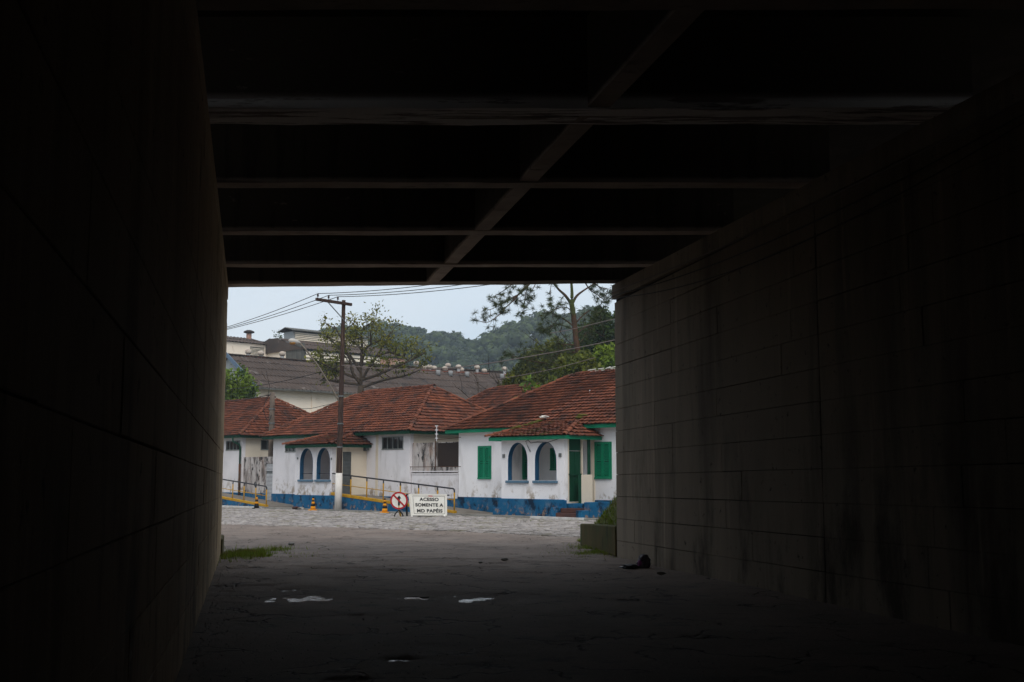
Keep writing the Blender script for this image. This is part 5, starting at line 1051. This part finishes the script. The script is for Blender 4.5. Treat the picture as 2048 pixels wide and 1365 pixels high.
# sparse tree in front of the warehouse
tb = Vector((-9.75, 74.5, 0)); t = thing('sparse_tree', 'sparse yellow-green tree with bare twigs in front of the warehouse roof', 'tree', tb)
rnd = random.Random(12); mb = MB(); tips = []
mb.tube([tb, tb+Vector((.1, 0, 3)), tb+Vector((.0, 0, 5.2)), atY(722, 772, tb.y)], .30, 8, .2)
b0 = tb+Vector((0, 0, 5.0))
def limb(pxs, r0, dep, n=3, dy=0):
    P = smooth([atY(a, b, tb.y+dy*i) for i, (a, b) in enumerate(pxs)], 3); mb.tube(P, r0, 6, r0*.35, cap=False)
    for k in range(n):
        q = P[int(len(P)*(.3+.65*(k+1)/n))-1]; a = rnd.uniform(0, 6.28); grow(mb, q, Vector((math.cos(a)*.8, math.sin(a)*.6, .5)).normalized(), rnd.uniform(.5, .9), r0*.35, dep, rnd, tips, .7, .1)
    tips.extend(P[len(P)//2:])
for l in ([(722, 778), (722, 730), (724, 690), (722, 668), (727, 655), (724, 648)], [(722, 765), (735, 740), (752, 715), (765, 695), (775, 678), (782, 664)], [(722, 770), (705, 745), (700, 720), (690, 700), (682, 676), (668, 652)],
          [(722, 745), (700, 712), (672, 690), (655, 672)], [(724, 760), (750, 752), (790, 735), (820, 722), (850, 706)], [(724, 775), (770, 760), (810, 752), (845, 738)], [(722, 760), (690, 748), (660, 735), (640, 725)], [(722, 735), (730, 700), (742, 688), (740, 668)], [(722, 770), (680, 765), (650, 760), (640, 762)], [(752, 715), (775, 705), (800, 712), (818, 722)]):
    limb(l, .11, 2, 6, rnd.uniform(-.35, .35))
mb.build('trunk', M['bark'], t, True); r = np.random.default_rng(4)
P = leafcloud(tips, 3500, .24, r); v, f = leafquads(P, .10, r); rawobj('crown', v, f, M['leaf_y'], t)
tc = [q for q in tips if q.z < 9.6]; P = leafcloud(tc, 500, .22, r); v, f = leafquads(P, .12, r); rawobj('crown', v, f, M['leaf_o'], t)
# broadleaf trees built of many leaves round a branching frame
def leafy(name, label, base, H, rad, m, seed, nleaf, sz, trunk=.14, depth=3, squash=1.0, low=.25, core=.0, lean=(0, 0)):
    t = thing(name, label, 'tree' if 'tree' in name else 'shrub', base); rn = random.Random(seed); r = np.random.default_rng(seed); mb = MB(); tips = []
    st = max(low*H, .4); mb.tube([base, base+Vector((lean[0]*.5, lean[1]*.5, st))], trunk, 8, trunk*.8)
    for k in range(5):
        a = k*1.26+rn.uniform(-.3, .3); grow(mb, base+Vector((lean[0]*.5, lean[1]*.5, st)), Vector((math.cos(a)*.7+lean[0]*.2, math.sin(a)*.7, .9)).normalized(), (H-st)*.42, trunk*.6, depth, rn, tips, .75, .1)
    T = np.array([tuple(q) for q in tips]); c = np.array([base.x+lean[0], base.y+lean[1], base.z+st+(H-st)*.5]); k = np.linalg.norm((T-c)/np.array([rad, rad, (H-st)*.5*squash]), axis=1); T = np.where((k > 1)[:, None], c+(T-c)/k[:, None], T)
    lob = r.normal(0, 1, (16, 3)); lob /= np.linalg.norm(lob, axis=1)[:, None]; lob = c+lob*np.array([rad*.62, rad*.62, (H-st)*.32])
    n1 = nleaf//2; i = r.integers(0, 16, n1); d = r.normal(0, 1, (n1, 3)); d /= np.linalg.norm(d, axis=1)[:, None]; L1 = lob[i]+d*r.uniform(.6, 1.02, (n1, 1))*np.array([rad*.40, rad*.40, (H-st)*.24])
    i = r.integers(0, len(T), nleaf-n1); L2 = T[i]+r.normal(0, rad*.10, (nleaf-n1, 3)); v, f = leafquads(np.concatenate([L1, L2]), sz, r)
    mb.build('trunk', M['bark'], t, True); rawobj('crown', v, f, M[m], t); return t
def at(px, y): return Vector((atY(px, 900, y).x, y, 0))
leafy('broadleaf_tree', 'bushy bright green tree at the far left beside the warehouse gable', at(462, 76), zat(731, 76), 1.7, 'leaf_g', 31, 15000, .13, low=.2)
def ht(py, y): return zat(py, y)
leafy('broadleaf_tree', 'dark green tree at the upper right behind the right house', at(1222, 72), ht(606, 72), 1.75, 'leaf_d', 32, 24000, .15, low=.35)
leafy('broadleaf_tree', 'bright yellow-green tree just above the right house ridge at the right', at(1210, 66), ht(694, 66), 1.9, 'leaf_g', 33, 24000, .15)
leafy('broadleaf_tree', 'fresh green rounded tree left of the pine trunk', at(1112, 76), ht(684, 76), 2.7, 'leaf_o', 34, 26000, .17)
leafy('broadleaf_tree', 'olive green tree directly below the pine trunk', at(1156, 64.5), ht(708, 64.5), 1.9, 'leaf_o', 35, 26000, .16)
leafy('broadleaf_tree', 'olive tree with drooping foliage at the left end of the tree group', at(1070, 72), ht(700, 72), 1.9, 'leaf_o', 36, 22000, .16)
leafy('broadleaf_tree', 'dark tree filling the space between pine trunk and bright green tree', at(1186, 78), ht(650, 78), 1.9, 'leaf_d', 37, 24000, .16)
leafy('broadleaf_tree', 'low dark tree touching the right end of the warehouse roof', at(1040, 78), ht(755, 78), 1.2, 'leaf_d', 39, 14000, .15)
leafy('big_leaf_shrub', 'low large-leaved bright green shrub behind the right house hip', at(1062, 62), ht(757, 62), .95, 'leaf_g', 38, 1500, .2)
leafy('broadleaf_tree', 'low olive tree joining the foliage above the right house hip', at(1100, 67), ht(735, 67), 1.6, 'leaf_o', 40, 22000, .15)
leafy('thin_tree', 'thin bare topped sapling against the sky left of the roof lantern', at(553, 125), ht(652, 125), 1.1, 'leaf_d', 41, 350, .14, trunk=.08, low=.75, depth=2)
# spiky palm at the far left
pb = at(462, 70); pt_ = thing('spiky_palm', 'spiky yellow-green palm rising behind the far left tiled roof', 'palm', pb); m_ = MB(); m_.tube([pb, pb+Z3*5.0], .12, 8); m_.build('trunk', M['bark'], pt_, True)
for i in range(26):
    a = i*2.4; el = random.uniform(.3, 1.4); q = pb+Z3*5.0; d = Vector((math.cos(a)*math.cos(el), math.sin(a)*math.cos(el), math.sin(el))); s = d.cross(Z3).normalized()*.05; m_ = MB()
    m_.quad(q-s, q+s, q+d*.5+s*1.2, q+d*.5-s*1.2); m_.quad(q+d*.5-s*1.2, q+d*.5+s*1.2, q+d*1.0-Z3*.12); m_.build('frond', M['leaf_g'], pt_)
# pine
pnb = at(1153, 67); pine = thing('pine_tree', 'tall pine with forked reddish trunk and drooping needle tufts under the bridge edge', 'tree', pnb); YP = 67
trunk = [pnb, atY(1156, 780, YP), atY(1158, 745, YP), atY(1157, 715, YP), atY(1152, 680, YP), atY(1149, 650, YP), atY(1146, 625, YP), atY(1143, 607, YP)]
m_ = MB(); m_.tube(smooth(trunk, 3), .19, 10, .15); tr = m_.build('trunk', M['pine_bark'], pine, True)
tufts = []
def pbranch(px, r0=.07, dY=0, every=.17, start=.25, side=True, par=None, rad=.16):
    P = smooth([atY(a, b, YP+dY*i/(len(px)-1)) for i, (a, b) in enumerate(px)], 4); m_ = MB(); m_.tube(P, r0, 6, r0*.3, cap=False)
    L = 0
    for i in range(1, len(P)):
        seg = (P[i]-P[i-1]).length; L += seg
        if i/len(P) < start: continue
        for k in range(max(1, int(seg/every*1.5))):
            q = P[i-1].lerp(P[i], rndp.random()); o = Vector((rndp.gauss(0, rad), rndp.gauss(0, .35), rndp.gauss(0, rad)-.04))
            m_.tube([q, q+o*.5+Z3*-.02, q+o], .012, 4, .006, cap=False); tufts.append(q+o)
    tufts.append(P[-1]); m_.build('limb', M['pine_bark'], pine, True)
rndp = random.Random(8)
pbranch([(1143, 609), (1131, 592), (1118, 580), (1100, 560), (1070, 540)], .10, -1, start=.6)
pbranch([(1143, 609), (1144, 590), (1143, 570), (1140, 540), (1135, 500)], .13, 0, start=.75)
pbranch([(1145, 607), (1153, 593), (1165, 583), (1185, 570), (1200, 560)], .09, 1, start=.6)
pbranch([(1085, 545), (1060, 568), (1040, 588), (1015, 602), (985, 618), (968, 621)], .05, -1.5, start=.3, rad=.2)
pbranch([(1075, 550), (1045, 580), (1028, 600), (1010, 617), (996, 632), (975, 645), (953, 641)], .05, -2.5, start=.3, rad=.2)
pbranch([(1060, 550), (1030, 565), (1010, 580), (990, 592), (978, 598)], .045, -1, start=.25, rad=.2)
pbranch([(1070, 552), (1055, 575), (1050, 600), (1046, 622), (1040, 632)], .04, -2, start=.3, rad=.2)
pbranch([(1040, 588), (1022, 596), (1008, 604), (990, 612)], .03, -1.2, start=.1, rad=.24)
pbranch([(1075, 560), (1066, 578), (1058, 590), (1058, 594)], .03, -1, start=.3)
pbranch([(1105, 560), (1101, 580), (1102, 600), (1100, 612)], .025, -1, every=.6, start=.4, rad=.1)
pbranch([(1149, 655), (1130, 640), (1110, 630), (1092, 622), (1088, 626)], .05, -.5, rad=.24)
pbranch([(1148, 650), (1165, 632), (1180, 622), (1195, 626), (1205, 622)], .05, .8, rad=.24)
pbranch([(1149, 660), (1128, 652), (1112, 650), (1098, 658), (1094, 666)], .04, -1, rad=.24)
pbranch([(1150, 670), (1170, 655), (1185, 645), (1200, 640)], .04, 1, rad=.24)
pbranch([(1151, 690), (1135, 690), (1120, 688), (1112, 678)], .04, -1, rad=.22)
pbranch([(1152, 690), (1165, 680), (1172, 665), (1180, 660)], .04, 1, rad=.22)
pbranch([(1118, 635), (1108, 648), (1096, 655), (1085, 660), (1079, 657)], .03, -1, start=.4, rad=.12)
pbranch([(1170, 565), (1180, 580), (1195, 590), (1210, 600), (1222, 590), (1226, 582)], .04, 1, start=.2, rad=.22)
pbranch([(1180, 560), (1200, 575), (1215, 580), (1205, 605), (1198, 613)], .04, 1.5, start=.2, rad=.2)
pbranch([(1152, 705), (1138, 705), (1120, 708), (1105, 712), (1092, 705)], .05, -.5, rad=.24)
pbranch([(1140, 730), (1115, 715), (1090, 705), (1060, 700), (1035, 703)], .04, -2, rad=.26)
pbranch([(1130, 740), (1095, 728), (1060, 722), (1030, 714), (1010, 712), (1004, 716)], .04, -2.5, rad=.26)
pbranch([(1148, 640), (1140, 620), (1128, 615), (1112, 618), (1104, 618)], .04, -1.5, rad=.24)
for l_ in ([(1135, 500), (1110, 480), (1080, 470), (1050, 480)], [(1135, 500), (1165, 480), (1200, 475), (1225, 490)], [(1138, 520), (1100, 510), (1060, 520)], [(1140, 530), (1180, 520), (1215, 530)], [(1135, 500), (1135, 460), (1130, 430), (1135, 410)],
           [(1133, 460), (1105, 445), (1080, 450)], [(1133, 455), (1165, 440), (1190, 448)], [(1132, 435), (1115, 415), (1100, 412)], [(1133, 435), (1150, 418), (1165, 418)]):
    pbranch(l_, .05, rndp.uniform(-1.5, 1.5), start=.2, rad=.26)
r = np.random.default_rng(3); T = np.array([tuple(q) for q in tufts]); nn = 46
c = np.repeat(T, nn, 0); d = r.normal(0, 1, c.shape); d[:, 2] = d[:, 2]*.8-.05; d /= np.linalg.norm(d, axis=1)[:, None]; L = r.uniform(.16, .30, (len(c), 1)); w = np.cross(d, r.normal(0, 1, c.shape)); w /= np.linalg.norm(w, axis=1)[:, None]; w *= .011
v = np.stack([c-w, c+w, c+d*L+w*.3, c+d*L-w*.3], 1).reshape(-1, 3); rawobj('crown', v, np.arange(len(v)).reshape(-1, 4), M['needle'], pine)
# ------------------------------------------------------------------ haze
m_ = MB(); m_.box(-420, 420, -90, 620, -2, 74); hzo = m_.build('haze', M['dark']); tag(hzo, kind='stuff')
hm = bpy.data.materials.new('haze_volume'); hm.use_nodes = True; N = hm.node_tree.nodes; N.clear(); pv = N.new('ShaderNodeVolumePrincipled'); pv.inputs['Color'].default_value = (.74, .87, 1, 1); pv.inputs['Density'].default_value = .0006; pv.inputs['Anisotropy'].default_value = .2
ou = N.new('ShaderNodeOutputMaterial'); hm.node_tree.links.new(pv.outputs[0], ou.inputs['Volume']); hzo.data.materials.clear(); hzo.data.materials.append(hm)
print('Lwin', s_at(CL, 0, 485), s_at(CL, 0, 457)); print('tris', sum(len(o.data.polygons) for o in bpy.data.objects if o.type == 'MESH'), 'objects', len(bpy.data.objects), 'stones', len(stones))
